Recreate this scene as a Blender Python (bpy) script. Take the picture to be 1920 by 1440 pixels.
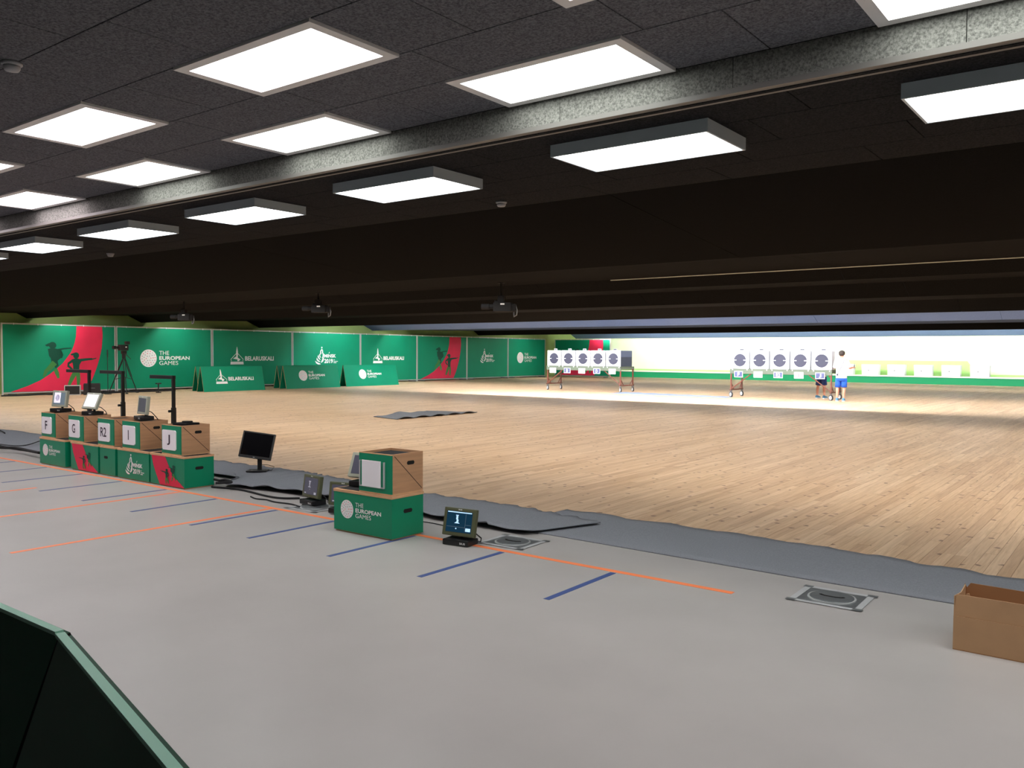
import bpy, bmesh, math, random
from mathutils import Vector, Matrix
random.seed(7)
for _o in list(bpy.data.objects): bpy.data.objects.remove(_o)
SC = bpy.context.scene
COL = SC.collection
# ------------------------------------------------------------------ camera
F_PX, YAW, PITCH, ROLL, CAM_H = 1584.5, 0.6515, -0.03626, 0.005268, 1.6
_f = Vector((-math.sin(YAW)*math.cos(PITCH), math.cos(YAW)*math.cos(PITCH), math.sin(PITCH)))
_r = Vector((math.cos(YAW), math.sin(YAW), 0)); _u = _r.cross(_f)
_R = _r*math.cos(ROLL)+_u*math.sin(ROLL); _U = -_r*math.sin(ROLL)+_u*math.cos(ROLL)
cd = bpy.data.cameras.new('camera'); cam = bpy.data.objects.new('camera', cd); COL.objects.link(cam)
cd.sensor_width = 36; cd.lens = F_PX/1920*36; cd.clip_start = 0.05; cd.clip_end = 300
cam.matrix_world = Matrix(((_R.x,_U.x,-_f.x,0),(_R.y,_U.y,-_f.y,0),(_R.z,_U.z,-_f.z,CAM_H),(0,0,0,1)))
SC.camera = cam
# ------------------------------------------------------------------ world, exposure
w = bpy.data.worlds.new('world'); SC.world = w; w.use_nodes = True
w.node_tree.nodes['Background'].inputs[0].default_value = (.5,.5,.5,1)
w.node_tree.nodes['Background'].inputs[1].default_value = 0.02
vs = SC.view_settings; vs.view_transform = 'Standard'; vs.look = 'None'; vs.gamma = 1; vs.use_curve_mapping = False
vs.exposure = 0.0
# luminaire strengths (hall lamps, the last also for added fill rows)
E_PANEL, E_BOX, E_TARGET, E_WALL, E_MID = 8.0, 10.0, 700.0, 150.0, 16.5
# pixel -> place helpers (a pixel is a direction; the distance comes from the plane it touches)
def ray(x, y): return _f+_R*((x-960)/F_PX)-_U*((y-720)/F_PX)
def atz(x, y, z=0.0):
    d = ray(x,y); t = (z-CAM_H)/d.z; return Vector((0,0,CAM_H))+d*t
def aty(x, y, Y): d = ray(x,y); return Vector((0,0,CAM_H))+d*(Y/d.y)
def atx(x, y, X): d = ray(x,y); return Vector((0,0,CAM_H))+d*(X/d.x)
def project(p):
    q = Vector(p)-Vector((0,0,CAM_H)); dz = q.dot(_f)
    if dz < .05: return None
    return 960+F_PX*q.dot(_R)/dz, 720-F_PX*q.dot(_U)/dz, dz
# ------------------------------------------------------------------ materials
def srgb(r,g,b):
    f = lambda c: (c/255/12.92) if c/255 <= .04045 else ((c/255+.055)/1.055)**2.4
    return (f(r),f(g),f(b))
MATS = {}
def mat(name, rgb, rough=.6, var=.0, scale=8., bump=0., bscale=60., metal=0., spec=.5, emit=None, es=1., stretch=(1,1,1), alpha=None, trans=0.):
    if name in MATS: return MATS[name]
    m = bpy.data.materials.new(name); m.use_nodes = True; MATS[name] = m
    nt = m.node_tree; N = nt.nodes; L = nt.links; b = N['Principled BSDF']
    b.inputs['Base Color'].default_value = (*rgb,1); b.inputs['Roughness'].default_value = rough
    b.inputs['Metallic'].default_value = metal; b.inputs['Specular IOR Level'].default_value = spec
    if trans: b.inputs['Transmission Weight'].default_value = trans
    if emit: b.inputs['Emission Color'].default_value = (*emit,1); b.inputs['Emission Strength'].default_value = es
    if var or bump:
        tc = N.new('ShaderNodeNewGeometry'); mp = N.new('ShaderNodeMapping'); mp.inputs['Scale'].default_value = stretch
        L.new(tc.outputs['Position'], mp.inputs['Vector'])
    if var:
        n = N.new('ShaderNodeTexNoise'); n.inputs['Scale'].default_value = scale; n.inputs['Detail'].default_value = 6
        L.new(mp.outputs[0], n.inputs['Vector'])
        cr = N.new('ShaderNodeValToRGB')
        cr.color_ramp.elements[0].position = .3; cr.color_ramp.elements[1].position = .7
        cr.color_ramp.elements[0].color = (*[c*(1-var) for c in rgb],1); cr.color_ramp.elements[1].color = (*[min(1,c*(1+var)) for c in rgb],1)
        L.new(n.outputs[0], cr.inputs[0]); L.new(cr.outputs[0], b.inputs['Base Color'])
    if bump:
        n2 = N.new('ShaderNodeTexNoise'); n2.inputs['Scale'].default_value = bscale; n2.inputs['Detail'].default_value = 5
        L.new(mp.outputs[0], n2.inputs['Vector'])
        bp = N.new('ShaderNodeBump'); bp.inputs['Strength'].default_value = bump; bp.inputs['Distance'].default_value = .01
        L.new(n2.outputs[0], bp.inputs['Height']); L.new(bp.outputs[0], b.inputs['Normal'])
    return m
def emat(name, rgb, s):
    m = bpy.data.materials.new(name); m.use_nodes = True; nt = m.node_tree; nt.nodes.clear()
    e = nt.nodes.new('ShaderNodeEmission'); o = nt.nodes.new('ShaderNodeOutputMaterial')
    e.inputs[0].default_value = (*rgb,1); e.inputs[1].default_value = s; nt.links.new(e.outputs[0], o.inputs[0]); return m
def wool_mat(name, dark, light):
    # wood-wool acoustic board: fine two-tone speckle with relief
    m = bpy.data.materials.new(name); m.use_nodes = True; nt = m.node_tree; N = nt.nodes; L = nt.links; b = N['Principled BSDF']
    b.inputs['Roughness'].default_value = .95; b.inputs['Specular IOR Level'].default_value = .03
    g = N.new('ShaderNodeNewGeometry'); n = N.new('ShaderNodeTexNoise'); n.inputs['Scale'].default_value = 75; n.inputs['Detail'].default_value = 5; n.inputs['Roughness'].default_value = .7
    L.new(g.outputs['Position'], n.inputs['Vector'])
    cr = N.new('ShaderNodeValToRGB'); cr.color_ramp.elements[0].position = .36; cr.color_ramp.elements[1].position = .62
    cr.color_ramp.elements[0].color = (*dark,1); cr.color_ramp.elements[1].color = (*light,1)
    L.new(n.outputs[0], cr.inputs[0]); L.new(cr.outputs[0], b.inputs['Base Color'])
    bp = N.new('ShaderNodeBump'); bp.inputs['Strength'].default_value = .5; bp.inputs['Distance'].default_value = .004
    L.new(n.outputs[0], bp.inputs['Height']); L.new(bp.outputs[0], b.inputs['Normal']); MATS[name] = m; return m
def plank_mat():
    m = bpy.data.materials.new('pine_planks'); m.use_nodes = True; nt = m.node_tree; N = nt.nodes; L = nt.links; b = N['Principled BSDF']
    b.inputs['Roughness'].default_value = .42; b.inputs['Specular IOR Level'].default_value = .3
    at = N.new('ShaderNodeAttribute'); at.attribute_name = 'rnd'
    g = N.new('ShaderNodeNewGeometry')
    off = N.new('ShaderNodeCombineXYZ'); mul = N.new('ShaderNodeMath'); mul.operation = 'MULTIPLY'; mul.inputs[1].default_value = 37.
    L.new(at.outputs['Fac'], mul.inputs[0]); L.new(mul.outputs[0], off.inputs[2]); L.new(mul.outputs[0], off.inputs[1])
    add = N.new('ShaderNodeVectorMath'); add.operation = 'ADD'; L.new(g.outputs['Position'], add.inputs[0]); L.new(off.outputs[0], add.inputs[1])
    mp = N.new('ShaderNodeMapping'); mp.inputs['Scale'].default_value = (26,1.3,1); L.new(add.outputs[0], mp.inputs['Vector'])
    gr = N.new('ShaderNodeTexNoise'); gr.inputs['Scale'].default_value = 1.6; gr.inputs['Detail'].default_value = 7; gr.inputs['Distortion'].default_value = .6
    L.new(mp.outputs[0], gr.inputs['Vector'])
    tone = N.new('ShaderNodeValToRGB'); e = tone.color_ramp.elements
    e[0].position = 0; e[0].color = (.55,.36,.215,1); e[1].position = 1; e[1].color = (.73,.53,.35,1)
    k = e.new(.35); k.color = (.645,.445,.275,1); k = e.new(.72); k.color = (.665,.465,.29,1)
    L.new(at.outputs['Fac'], tone.inputs[0])
    gm = N.new('ShaderNodeMix'); gm.data_type = 'RGBA'; gm.blend_type = 'MULTIPLY'; gm.inputs[0].default_value = .6
    gcr = N.new('ShaderNodeValToRGB'); gcr.color_ramp.elements[0].position = .3; gcr.color_ramp.elements[0].color = (.62,.52,.42,1); gcr.color_ramp.elements[1].position = .62; gcr.color_ramp.elements[1].color = (1,1,1,1)
    L.new(gr.outputs[0], gcr.inputs[0]); L.new(tone.outputs[0], gm.inputs[6]); L.new(gcr.outputs[0], gm.inputs[7])
    # knots: sparse dark flecks, a little longer along the grain
    mk = N.new('ShaderNodeMapping'); mk.inputs['Scale'].default_value = (2.6,2.4,1); L.new(add.outputs[0], mk.inputs['Vector'])
    vo = N.new('ShaderNodeTexVoronoi'); vo.inputs['Scale'].default_value = 1.0; vo.voronoi_dimensions = '2D'; L.new(mk.outputs[0], vo.inputs['Vector'])
    wn = N.new('ShaderNodeTexNoise'); wn.inputs['Scale'].default_value = 30; L.new(g.outputs['Position'], wn.inputs['Vector'])
    wa = N.new('ShaderNodeMath'); wa.operation = 'MULTIPLY_ADD'; wa.inputs[1].default_value = .14; L.new(wn.outputs[0], wa.inputs[0]); L.new(vo.outputs['Distance'], wa.inputs[2])
    kcr = N.new('ShaderNodeValToRGB'); kcr.color_ramp.elements[0].position = .112; kcr.color_ramp.elements[0].color = (.24,.14,.09,1); kcr.color_ramp.elements[1].position = .152; kcr.color_ramp.elements[1].color = (1,1,1,1)
    L.new(wa.outputs[0], kcr.inputs[0])
    km = N.new('ShaderNodeMix'); km.data_type = 'RGBA'; km.blend_type = 'MULTIPLY'; km.inputs[0].default_value = .85
    L.new(gm.outputs[2], km.inputs[6]); L.new(kcr.outputs[0], km.inputs[7]); L.new(km.outputs[2], b.inputs['Base Color'])
    MATS['pine_planks'] = m; return m
M_PLANK = plank_mat()
M_TILE = wool_mat('wool_board_grey', (.072,.073,.083), (.195,.195,.215))
M_TILE_D = wool_mat('wool_board_dark', (.013,.013,.0138), (.034,.0335,.035))
M_FASC = wool_mat('wool_board_fascia_lit', (.10,.10,.095), (.26,.26,.245))  # same board as the ceiling tiles, lightened for the lamps beside it
M_BAFF = wool_mat('baffle_board_dark', (.0075,.0075,.0079), (.0145,.0143,.0150))
M_BAFF_LIT = wool_mat('baffle_board_blue_lit', (.105,.145,.25), (.155,.21,.36))  # baffle board recoloured with the blue lamp light falling on it
M_FLOOR = mat('grey_floor_sheet', (.41,.39,.375), .36, var=.05, scale=1.6, bump=.03, bscale=180, spec=.5)
M_BASE = mat('subfloor', (.12,.08,.05), .9)
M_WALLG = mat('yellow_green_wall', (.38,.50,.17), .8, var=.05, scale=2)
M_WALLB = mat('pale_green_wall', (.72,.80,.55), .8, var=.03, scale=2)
M_WALLR = mat('grey_wall', (.16,.16,.16), .9, var=.05, scale=2)
M_GREEN = mat('banner_green', (.000,.265,.137), .55, var=.04, scale=1.5, spec=.3)
M_BOXG = mat('painted_green', (.000,.245,.122), .4, var=.03, scale=5, spec=.4)
M_STRIP = mat('green_strip', (.0,.27,.11), .5)
M_RED = mat('print_red', (.78,.028,.088), .55, var=.12, scale=.8, spec=.3)
M_DKG = mat('print_dark_green', (.004,.075,.045), .55, spec=.3)
M_LTG = mat('print_light_green', (.06,.24,.06), .55, spec=.3)
M_WHITE = mat('print_white', (.90,.91,.90), .5, spec=.3)
M_PINK = mat('print_pale_pink', (.55,.16,.20), .5)
M_PLY = mat('plywood', srgb(190,145,108), .6, var=.1, scale=3, stretch=(1,1,14), bump=.03)
M_PLYE = mat('plywood_edge', srgb(214,168,126), .6, var=.12, scale=10, stretch=(1,1,6))
M_BLACK = mat('black_plastic', (.008,.008,.009), .4)
M_BLACKM = mat('black_mat', (.010,.010,.011), .9)
M_BLACKS = mat('black_screen', (.003,.003,.004), .12)
M_OLIVE = mat('olive_housing', (.085,.092,.045), .5)
M_OLIVL = mat('pale_olive_housing', (.36,.38,.30), .5)
M_SLOT = mat('dark_slot', (.006,.005,.004), .9)
M_CARP = mat('grey_felt', (.215,.226,.252), .95, var=.10, scale=80, bump=.35, bscale=120, spec=.1)
M_CARPU = mat('felt_edge_black', (.006,.006,.007), .95)
M_ORANGE = mat('orange_tape', (.95,.25,.09), .5)
M_BLUET = mat('blue_tape', (.05,.085,.24), .5)
M_STEEL = mat('brushed_steel', (.30,.32,.33), .35, metal=.7, var=.1, scale=30)
M_TAPE = mat('silver_tape', (.52,.53,.54), .4, metal=.2)
M_ALU = mat('aluminium_frame', (.55,.56,.56), .4, metal=.35)
M_CARD = mat('cardboard', srgb(184,146,108), .8, var=.06, scale=6, bump=.04)
M_CARDI = mat('cardboard_inside', srgb(160,115,75), .85)
M_PAPER = mat('white_card', (.93,.91,.95), .5)
M_CLEAR = mat('clear_holder', (.75,.88,.82), .15, spec=.6, alpha=None)
M_INK = mat('black_ink', (.025,.012,.03), .5)
M_BLUEI = mat('sign_blue', (.075,.085,.21), .5)
M_LFRAME = mat('light_frame_white', (.80,.78,.78), .5)
M_TRIM = mat('fascia_edge_metal', (.15,.142,.135), .5)
M_SLOPE = wool_mat('slope_board_black', (.0032,.0032,.0034), (.0072,.0072,.0076))
M_LBOX = mat('light_box_grey', (.50,.57,.62), .45)
M_DET = mat('detector_white', (.40,.40,.42), .5)
M_RUST = mat('rust_red_frame', (.15,.045,.028), .55)
M_CARTG = mat('cart_board_olive', (.115,.145,.105), .6)
M_RUBB = mat('rubber', (.03,.03,.035), .7)
M_WHEEL = mat('wheel_hub', (.70,.72,.74), .4)
M_TGT = mat('target_circle', (.034,.036,.066), .6)
M_HOUS = mat('target_housing_dark', (.035,.045,.075), .5)
M_LEDGE = mat('ledge_white', (.80,.82,.74), .6)
M_WALL_SHADE = mat('end_wall_shade_green', (.40,.66,.22), .8)  # deeper green that paints in the unlit part of the end wall
M_SKIN = mat('skin', srgb(215,150,125), .5)
M_HAIR = mat('hair_dark', (.025,.014,.010), .6)
M_SHIRT = mat('white_polo', (.74,.76,.80), .7)
M_SHORT = mat('blue_shorts', (.012,.10,.55), .7)
M_SHORT2 = mat('navy_shorts', (.008,.03,.17), .7)
M_SHOE = mat('shoe_blue', (.06,.20,.33), .6)
M_SOLE = mat('shoe_sole', (.75,.78,.80), .6)
M_METG = mat('grey_metal', (.18,.18,.185), .4, metal=.5)
# ------------------------------------------------------------------ mesh builder
class MB:
    def __init__(s): s.v = []; s.f = []
    def quad(s, *p):
        n = len(s.v); s.v += [tuple(q) for q in p]; s.f.append(tuple(range(n, n+len(p)))); return s
    def box(s, c, d, m=None, bev=0):
        bm = bmesh.new(); bmesh.ops.create_cube(bm, size=1)
        bmesh.ops.scale(bm, vec=d, verts=bm.verts)
        if bev: bmesh.ops.bevel(bm, geom=bm.edges[:], offset=bev, segments=2, profile=.6, affect='EDGES')
        n = len(s.v); bm.verts.ensure_lookup_table(); C = Vector(c)
        for v in bm.verts:
            q = v.co
            if m is not None: q = m @ q
            s.v.append(tuple(q+C))
        for f in bm.faces: s.f.append(tuple(n+v.index for v in f.verts))
        bm.free(); return s
    def span(s, a, b, bev=0):
        a = Vector(a); b = Vector(b); return s.box((a+b)/2, (abs(b.x-a.x),abs(b.y-a.y),abs(b.z-a.z)), None, bev)
    def tube(s, path, r, n=8, cap=True, rs=None):
        P = [Vector(p) for p in path]; rings = []
        prev = None
        for i, p in enumerate(P):
            t = (P[min(i+1,len(P)-1)]-P[max(i-1,0)]).normalized()
            if prev is None:
                a = t.orthogonal().normalized()
            else:
                a = (prev - t*prev.dot(t))
                a = a.normalized() if a.length > 1e-6 else t.orthogonal().normalized()
            prev = a; b = t.cross(a); rr = rs[i] if rs else r
            rings.append([p+(a*math.cos(2*math.pi*k/n)+b*math.sin(2*math.pi*k/n))*rr for k in range(n)])
        return s.loft(rings, cap)
    def loft(s, rings, cap=True):
        n0 = len(s.v); n = len(rings[0])
        for R in rings: s.v += [tuple(q) for q in R]
        for i in range(len(rings)-1):
            for k in range(n):
                a = n0+i*n+k; b = n0+i*n+(k+1)%n; s.f.append((a,b,b+n,a+n))
        if cap:
            s.f.append(tuple(n0+k for k in reversed(range(n)))); s.f.append(tuple(n0+(len(rings)-1)*n+k for k in range(n)))
        return s
    def cyl(s, a, b, r, n=16): return s.tube([a,b], r, n)
    def prism(s, pts, o, u, v, nrm, t):
        # polygon pts (2-D) in the plane o + u*x + v*y, from nrm*0 to nrm*t
        o = Vector(o); u = Vector(u); v = Vector(v); nrm = Vector(nrm)
        A = [o+u*x+v*y for x,y in pts]; B = [q+nrm*t for q in A]
        n0 = len(s.v); n = len(A); s.v += [tuple(q) for q in A+B]
        s.f.append(tuple(n0+k for k in range(n))[::-1]); s.f.append(tuple(n0+n+k for k in range(n)))
        for k in range(n): s.f.append((n0+k, n0+(k+1)%n, n0+n+(k+1)%n, n0+n+k))
        return s
    def flat(s, pts, o, u, v):
        o = Vector(o); u = Vector(u); v = Vector(v)
        return s.quad(*[o+u*x+v*y for x,y in pts])
    def mesh(s, name, m, smooth=False, fix=True):
        me = bpy.data.meshes.new(name); me.from_pydata(s.v, [], s.f)
        if fix:
            bm = bmesh.new(); bm.from_mesh(me); bmesh.ops.recalc_face_normals(bm, faces=bm.faces[:])
            bm.to_mesh(me); bm.free()
        me.materials.append(m)
        if smooth:
            for p in me.polygons: p.use_smooth = True
        me.update(); return me
    def obj(s, name, m, parent=None, smooth=False, fix=True, loc=None, rotz=0):
        o = bpy.data.objects.new(name, s.mesh(name, m, smooth, fix)); COL.objects.link(o)
        if parent is not None: o.parent = parent
        if loc is not None: o.location = loc
        if rotz: o.rotation_euler.z = rotz
        return o
def tag(o, label, cat, group=None):
    o['label'] = label; o['category'] = cat
    if group: o['group'] = group
    return o
def thing(name, label, cat, loc=(0,0,0), rotz=0, group=None):
    o = bpy.data.objects.new(name, None); COL.objects.link(o); o.empty_display_size = .1
    o.location = loc; o.rotation_euler = (0,0,rotz); return tag(o, label, cat, group)
def struct(o, label=None):
    o['kind'] = 'structure'
    if label: o['label'] = label
    return o
def copy_tree(o, parent=None, label=None):
    c = o.copy(); COL.objects.link(c); c.parent = parent
    if label: c['label'] = label
    for ch in o.children: copy_tree(ch, c)
    return c
def text_data(s, bold=0.0):
    cu = bpy.data.curves.new('t','FONT'); cu.body = s; cu.size = 1; cu.offset = bold; cu.resolution_u = 3
    o = bpy.data.objects.new('t', cu); COL.objects.link(o)
    dg = bpy.context.evaluated_depsgraph_get(); me = bpy.data.meshes.new_from_object(o.evaluated_get(dg))
    v = [(q.co.x,q.co.y) for q in me.vertices]; f = [tuple(p.vertices) for p in me.polygons]
    bpy.data.objects.remove(o); bpy.data.curves.remove(cu); bpy.data.meshes.remove(me); return v, f
_TX = {}
def text(mb, s, o, u, v, wdt, hgt, bold=0.0):
    # lettering filling the rectangle o..o+u*wdt, o+v*hgt
    if (s,bold) not in _TX: _TX[(s,bold)] = text_data(s,bold)
    V, Fc = _TX[(s,bold)]; o = Vector(o); u = Vector(u); v = Vector(v)
    x0 = min(a for a,b in V); x1 = max(a for a,b in V); y0 = min(b for a,b in V); y1 = max(b for a,b in V); n = len(mb.v)
    for a,b in V: mb.v.append(tuple(o+u*((a-x0)/(x1-x0)*wdt)+v*((b-y0)/(y1-y0)*hgt)))
    for f in Fc: mb.f.append(tuple(n+i for i in f))
    return mb
def ell(cx, cy, rx, ry, n=24, a0=0): return [(cx+rx*math.cos(a0+2*math.pi*k/n), cy+ry*math.sin(a0+2*math.pi*k/n)) for k in range(n)]
def stroke(pts, ws):
    # outline of a tapering stroke through pts (2-D), half-widths ws
    L_, R_ = [], []
    for i,(x,y) in enumerate(pts):
        a = pts[max(i-1,0)]; b = pts[min(i+1,len(pts)-1)]; dx, dy = b[0]-a[0], b[1]-a[1]; l = math.hypot(dx,dy) or 1
        nx, ny = -dy/l, dx/l; wv = ws[i] if isinstance(ws,(list,tuple)) else ws
        L_.append((x+nx*wv, y+ny*wv)); R_.append((x-nx*wv, y-ny*wv))
    return L_+R_[::-1]
X3, Y3, Z3 = Vector((1,0,0)), Vector((0,1,0)), Vector((0,0,1))
# ------------------------------------------------------------------ printed emblems, in a plane (o,u,v) lifted along n
def pr_globe(par, o, u, v, n, r):
    mb = MB(); mb.flat(ell(0,0,r,r,32), o+n*.002, u, v); e = mb.obj('emblem_disc', M_WHITE, par, fix=False)
    d = MB(); g = MB()
    for ring, cnt in ((.28,6),(.55,11),(.8,16)):
        for k in range(cnt):
            a = 2*math.pi*(k+.3*ring)/cnt; (d if k%3 == 0 else g).flat(ell(r*ring*math.cos(a), r*ring*math.sin(a), r*.055, r*.055, 6), o+n*.004, u, v)
    d.obj('emblem_dots', M_RED, e, fix=False)['kind'] = 'stuff'; g.obj('emblem_dots', M_STEEL, e, fix=False)['kind'] = 'stuff'
def pr_european(par, o, u, v, n, h):
    # o = centre of the disc, h = disc diameter
    pr_globe(par, o, u, v, n, h/2)
    x = h*.66; q = o+n*.002
    for s, y, wd, hh, b in (('THE',.19,.62,.23,0.),('EUROPEAN',-.10,1.95,.22,.03),('GAMES',-.39,1.20,.23,0.)):
        mb = MB(); text(mb, s, q+u*x+v*(y*h), u, v, wd*h, hh*h, b); mb.obj('lettering', M_WHITE, par, fix=False)
def pr_belaruskali(par, o, u, v, n, h):
    # o = centre of the emblem base, h = emblem height
    q = o+n*.002; mb = MB()
    mb.flat([(-.045*h,.30*h),(-.055*h,.72*h),(-.02*h,.95*h),(0,h),(.02*h,.95*h),(.055*h,.72*h),(.045*h,.30*h)], q, u, v)
    mb.flat([(-.26*h,.34*h),(-.05*h,.46*h),(-.02*h,.52*h),(.05*h,.36*h),(-.02*h,.30*h)], q+n*.0005, u, v)
    mb.flat([(.02*h,.40*h),(.22*h,.30*h),(.12*h,.20*h),(.02*h,.2*h)], q+n*.0005, u, v)
    for P in ([(-.05*h,.62*h),(-.40*h,.30*h),(-.36*h,.20*h)],[(.05*h,.62*h),(.40*h,.30*h),(.36*h,.20*h)]): mb.flat(stroke(P,.014*h), q, u, v)
    mb.flat([(-.43*h,.02*h),(.43*h,.02*h),(.41*h,.17*h),(-.41*h,.17*h)], q, u, v)
    mb.obj('emblem', M_WHITE, par, fix=False)
    t = MB(); text(t, 'BELARUSKALI', q+u*(.52*h)+v*(.22*h), u, v, 1.95*h, .25*h, .035); t.obj('lettering', M_WHITE, par, fix=False)
def pr_minsk(par, o, u, v, n, h):
    # o = foot of the flame, h = flame height
    q = o+n*.002; mb = MB(); S = lambda P: [(x*h,y*h) for x,y in P]
    mb.flat(S(ell(.06,.95,.05,.05,14)), q, u, v)
    leaves = [([(.03,.88),(.10,.80),(.12,.70),(.06,.62)],.04),([(.06,.86),(-.02,.76),(-.04,.66),(.0,.56)],.035),([(.10,.68),(.17,.58),(.17,.46),(.08,.34)],.05),
        ([(-.04,.62),(-.10,.54),(-.10,.46),(-.02,.36)],.04),([(-.20,.52),(-.22,.44),(-.16,.34),(-.05,.24)],.045),([(.16,.44),(.16,.30),(.10,.18),(.0,.08)],.06),
        ([(-.32,.36),(-.30,.26),(-.20,.18),(-.06,.12)],.045),([(-.44,.18),(-.34,.08),(-.2,.02),(-.04,.0)],.05)]
    for i,(P,wv) in enumerate(leaves): mb.flat(stroke(S(P), [wv*h*.25,wv*h,wv*h,wv*h*.35]), q+n*(.0003*i), u, v)
    mb.obj('emblem', M_WHITE, par, fix=False)
    for s, y, wd, hh in (('MINSK',.37,.90,.20),('2019',.04,.66,.26)):
        t = MB(); text(t, s, q+u*(.24*h)+v*(y*h), u, v, wd*h, hh*h, .035)
        if s == 'MINSK': t.flat([(.58*h,.61*h),(.61*h,.61*h),(.66*h,.70*h),(.62*h,.70*h)], q, u, v)
        t.obj('lettering', M_WHITE, par, fix=False)
    t = MB()
    for k,(y,wd) in enumerate(((.22,.10),(.13,.34),(.05,.22))): t.flat([(.95*h,y*h),(.95*h+wd*h,y*h),(.95*h+wd*h,(y+.035)*h),(.95*h,(y+.035)*h)], q, u, v)
    t.obj('small_print', M_WHITE, par, fix=False)
def pr_shooters(par, o, u, v, n, sx, sy, swoosh):
    # silhouettes drawn on a 1000 x 600 sheet (y down), scaled by sx, sy; o = top-left of the sheet
    P = lambda pts: [(x*sx,-y*sy) for x,y in pts]
    if swoosh:
        mb = MB(); Lf = [(650,0),(645,90),(625,180),(585,262),(515,350),(425,430),(325,497),(195,555),(60,600)]; Rt = [(895,0),(900,90),(890,200),(862,320),(828,420),(790,510),(735,600)]
        rows = []
        for k in range(13):
            y = 600*k/12
            def xi(C):
                for (xa,ya),(xb,yb) in zip(C,C[1:]):
                    if ya <= y <= yb: return xa+(xb-xa)*(y-ya)/(yb-ya)
                return C[-1][0]
            rows.append((xi(Lf),xi(Rt),y))
        for (a,b,y),(a2,b2,y2) in zip(rows,rows[1:]): mb.flat(P([(a,y),(b,y),(b2,y2),(a2,y2)]), o+n*.002, u, v)
        mb.obj('red_swoosh', M_RED, par, fix=False)
    q = o+n*.004
    mb = MB()   # rifle shooter
    for S_ in (ell(428,182,34,32,14),[(360,180),(400,160),(405,190),(375,192)],[(385,215),(430,205),(505,225),(520,255),(500,300),(470,325),(420,310),(395,280)],stroke([(470,225),(530,212),(600,206)],[9,7,5]),stroke([(500,235),(515,270),(505,300)],[10,9,6]),[(410,300),(470,320),(480,370),(455,395),(420,350)]):
        mb.flat(P(S_), q, u, v)
    mb.obj('shooter_figure', M_DKG, par, fix=False)
    lg = MB()
    for S_ in (stroke([(445,340),(400,390),(365,420)],[26,22,14]),stroke([(370,410),(355,450),(345,475)],[16,14,9]),stroke([(450,400),(465,440),(478,485)],[18,18,10])): lg.flat(P(S_), q+n*.001, u, v)
    lg.obj('shooter_legs', M_LTG, par, fix=False)
    q = q+n*.003; mb = MB()   # pistol shooter
    for S_ in (ell(642,275,28,30,14),[(588,262),(630,248),(635,268),(600,276)],[(600,312),(640,300),(685,310),(690,335),(672,365),(668,440),(615,440),(612,370)],stroke([(680,320),(740,312),(795,308)],[14,11,9]),stroke([(790,312),(835,300)],[6,4]),stroke([(612,322),(570,350),(568,372),(606,408)],[12,11,11,9])):
        mb.flat(P(S_), q, u, v)
    mb.obj('shooter_figure', M_DKG, par, fix=False)
    lg = MB()
    for S_ in (stroke([(630,435),(600,490),(572,552)],[22,20,13]),stroke([(655,435),(662,500),(658,562)],[20,18,12])): lg.flat(P(S_), q+n*.001, u, v)
    lg.obj('shooter_legs', M_LTG, par, fix=False)
# ================================================================== THE SETTING
XL, XR, YR, YB = -34.1, 8.0, -5.0, 52.6
# grey floor and timber floor
o = MB().span((XL,YR,-.12),(XR,6.5,0)).obj('floor_grey', M_FLOOR); struct(o, 'smooth light grey sheet floor of the firing point')
fw_ = MB().span((XL,6.5,-.12),(XR,YB,-.014)).obj('floor_wood', M_BASE); struct(fw_, 'pale pine plank floor of the range')
PW = .09
planks = []
nx = int((XR-XL)/PW)
for i in range(nx):
    x0 = XL+i*PW; y = 6.5-random.random()*1.6
    while y < YB:
        l = random.uniform(1.1,2.9); a = max(y,6.5); b = min(y+l,YB)
        if b-a > .12: planks.append((x0,a,b,random.random()))
        y += l
def psize(p):
    x0,a,b,_ = p; yc = max((a+b)/2, 7.15 if b > 7.25 else 0)
    if yc < 7: return 0
    q = project((x0+PW/2,yc,0))
    if not q or not (-20 < q[0] < 1940 and q[1] < 1440): return 0
    return (b-a)**.5/q[2]**2
order = sorted(range(len(planks)), key=lambda k: -psize(planks[k])); near = set(order[:298])
def plank_geo(p, V, Fc):
    x0,a,b,_ = p; g = .0011; z0, z1 = -.014, random.uniform(-.0006,.0004); n = len(V)
    V += [(x0+g,a+g,z0),(x0+PW-g,a+g,z0),(x0+PW-g,b-g,z0),(x0+g,b-g,z0),(x0+g,a+g,z1),(x0+PW-g,a+g,z1),(x0+PW-g,b-g,z1),(x0+g,b-g,z1)]
    Fc += [(n+4,n+5,n+6,n+7),(n,n+1,n+5,n+4),(n+1,n+2,n+6,n+5),(n+2,n+3,n+7,n+6),(n+3,n,n+4,n+7)]
def plank_obj(name, ps):
    V, Fc, At = [], [], []
    for p in ps: plank_geo(p,V,Fc); At += [p[3]]*5
    me = bpy.data.meshes.new(name); me.from_pydata(V,[],Fc); me.materials.append(M_PLANK)
    at = me.attributes.new('rnd','FLOAT','FACE'); at.data.foreach_set('value', At)
    o = bpy.data.objects.new(name, me); COL.objects.link(o); o.parent = fw_; return o
for k in order[:298]: plank_obj('plank', [planks[k]])
st = plank_obj('plank_field', [planks[k] for k in order[298:]]); st['kind'] = 'stuff'
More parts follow.
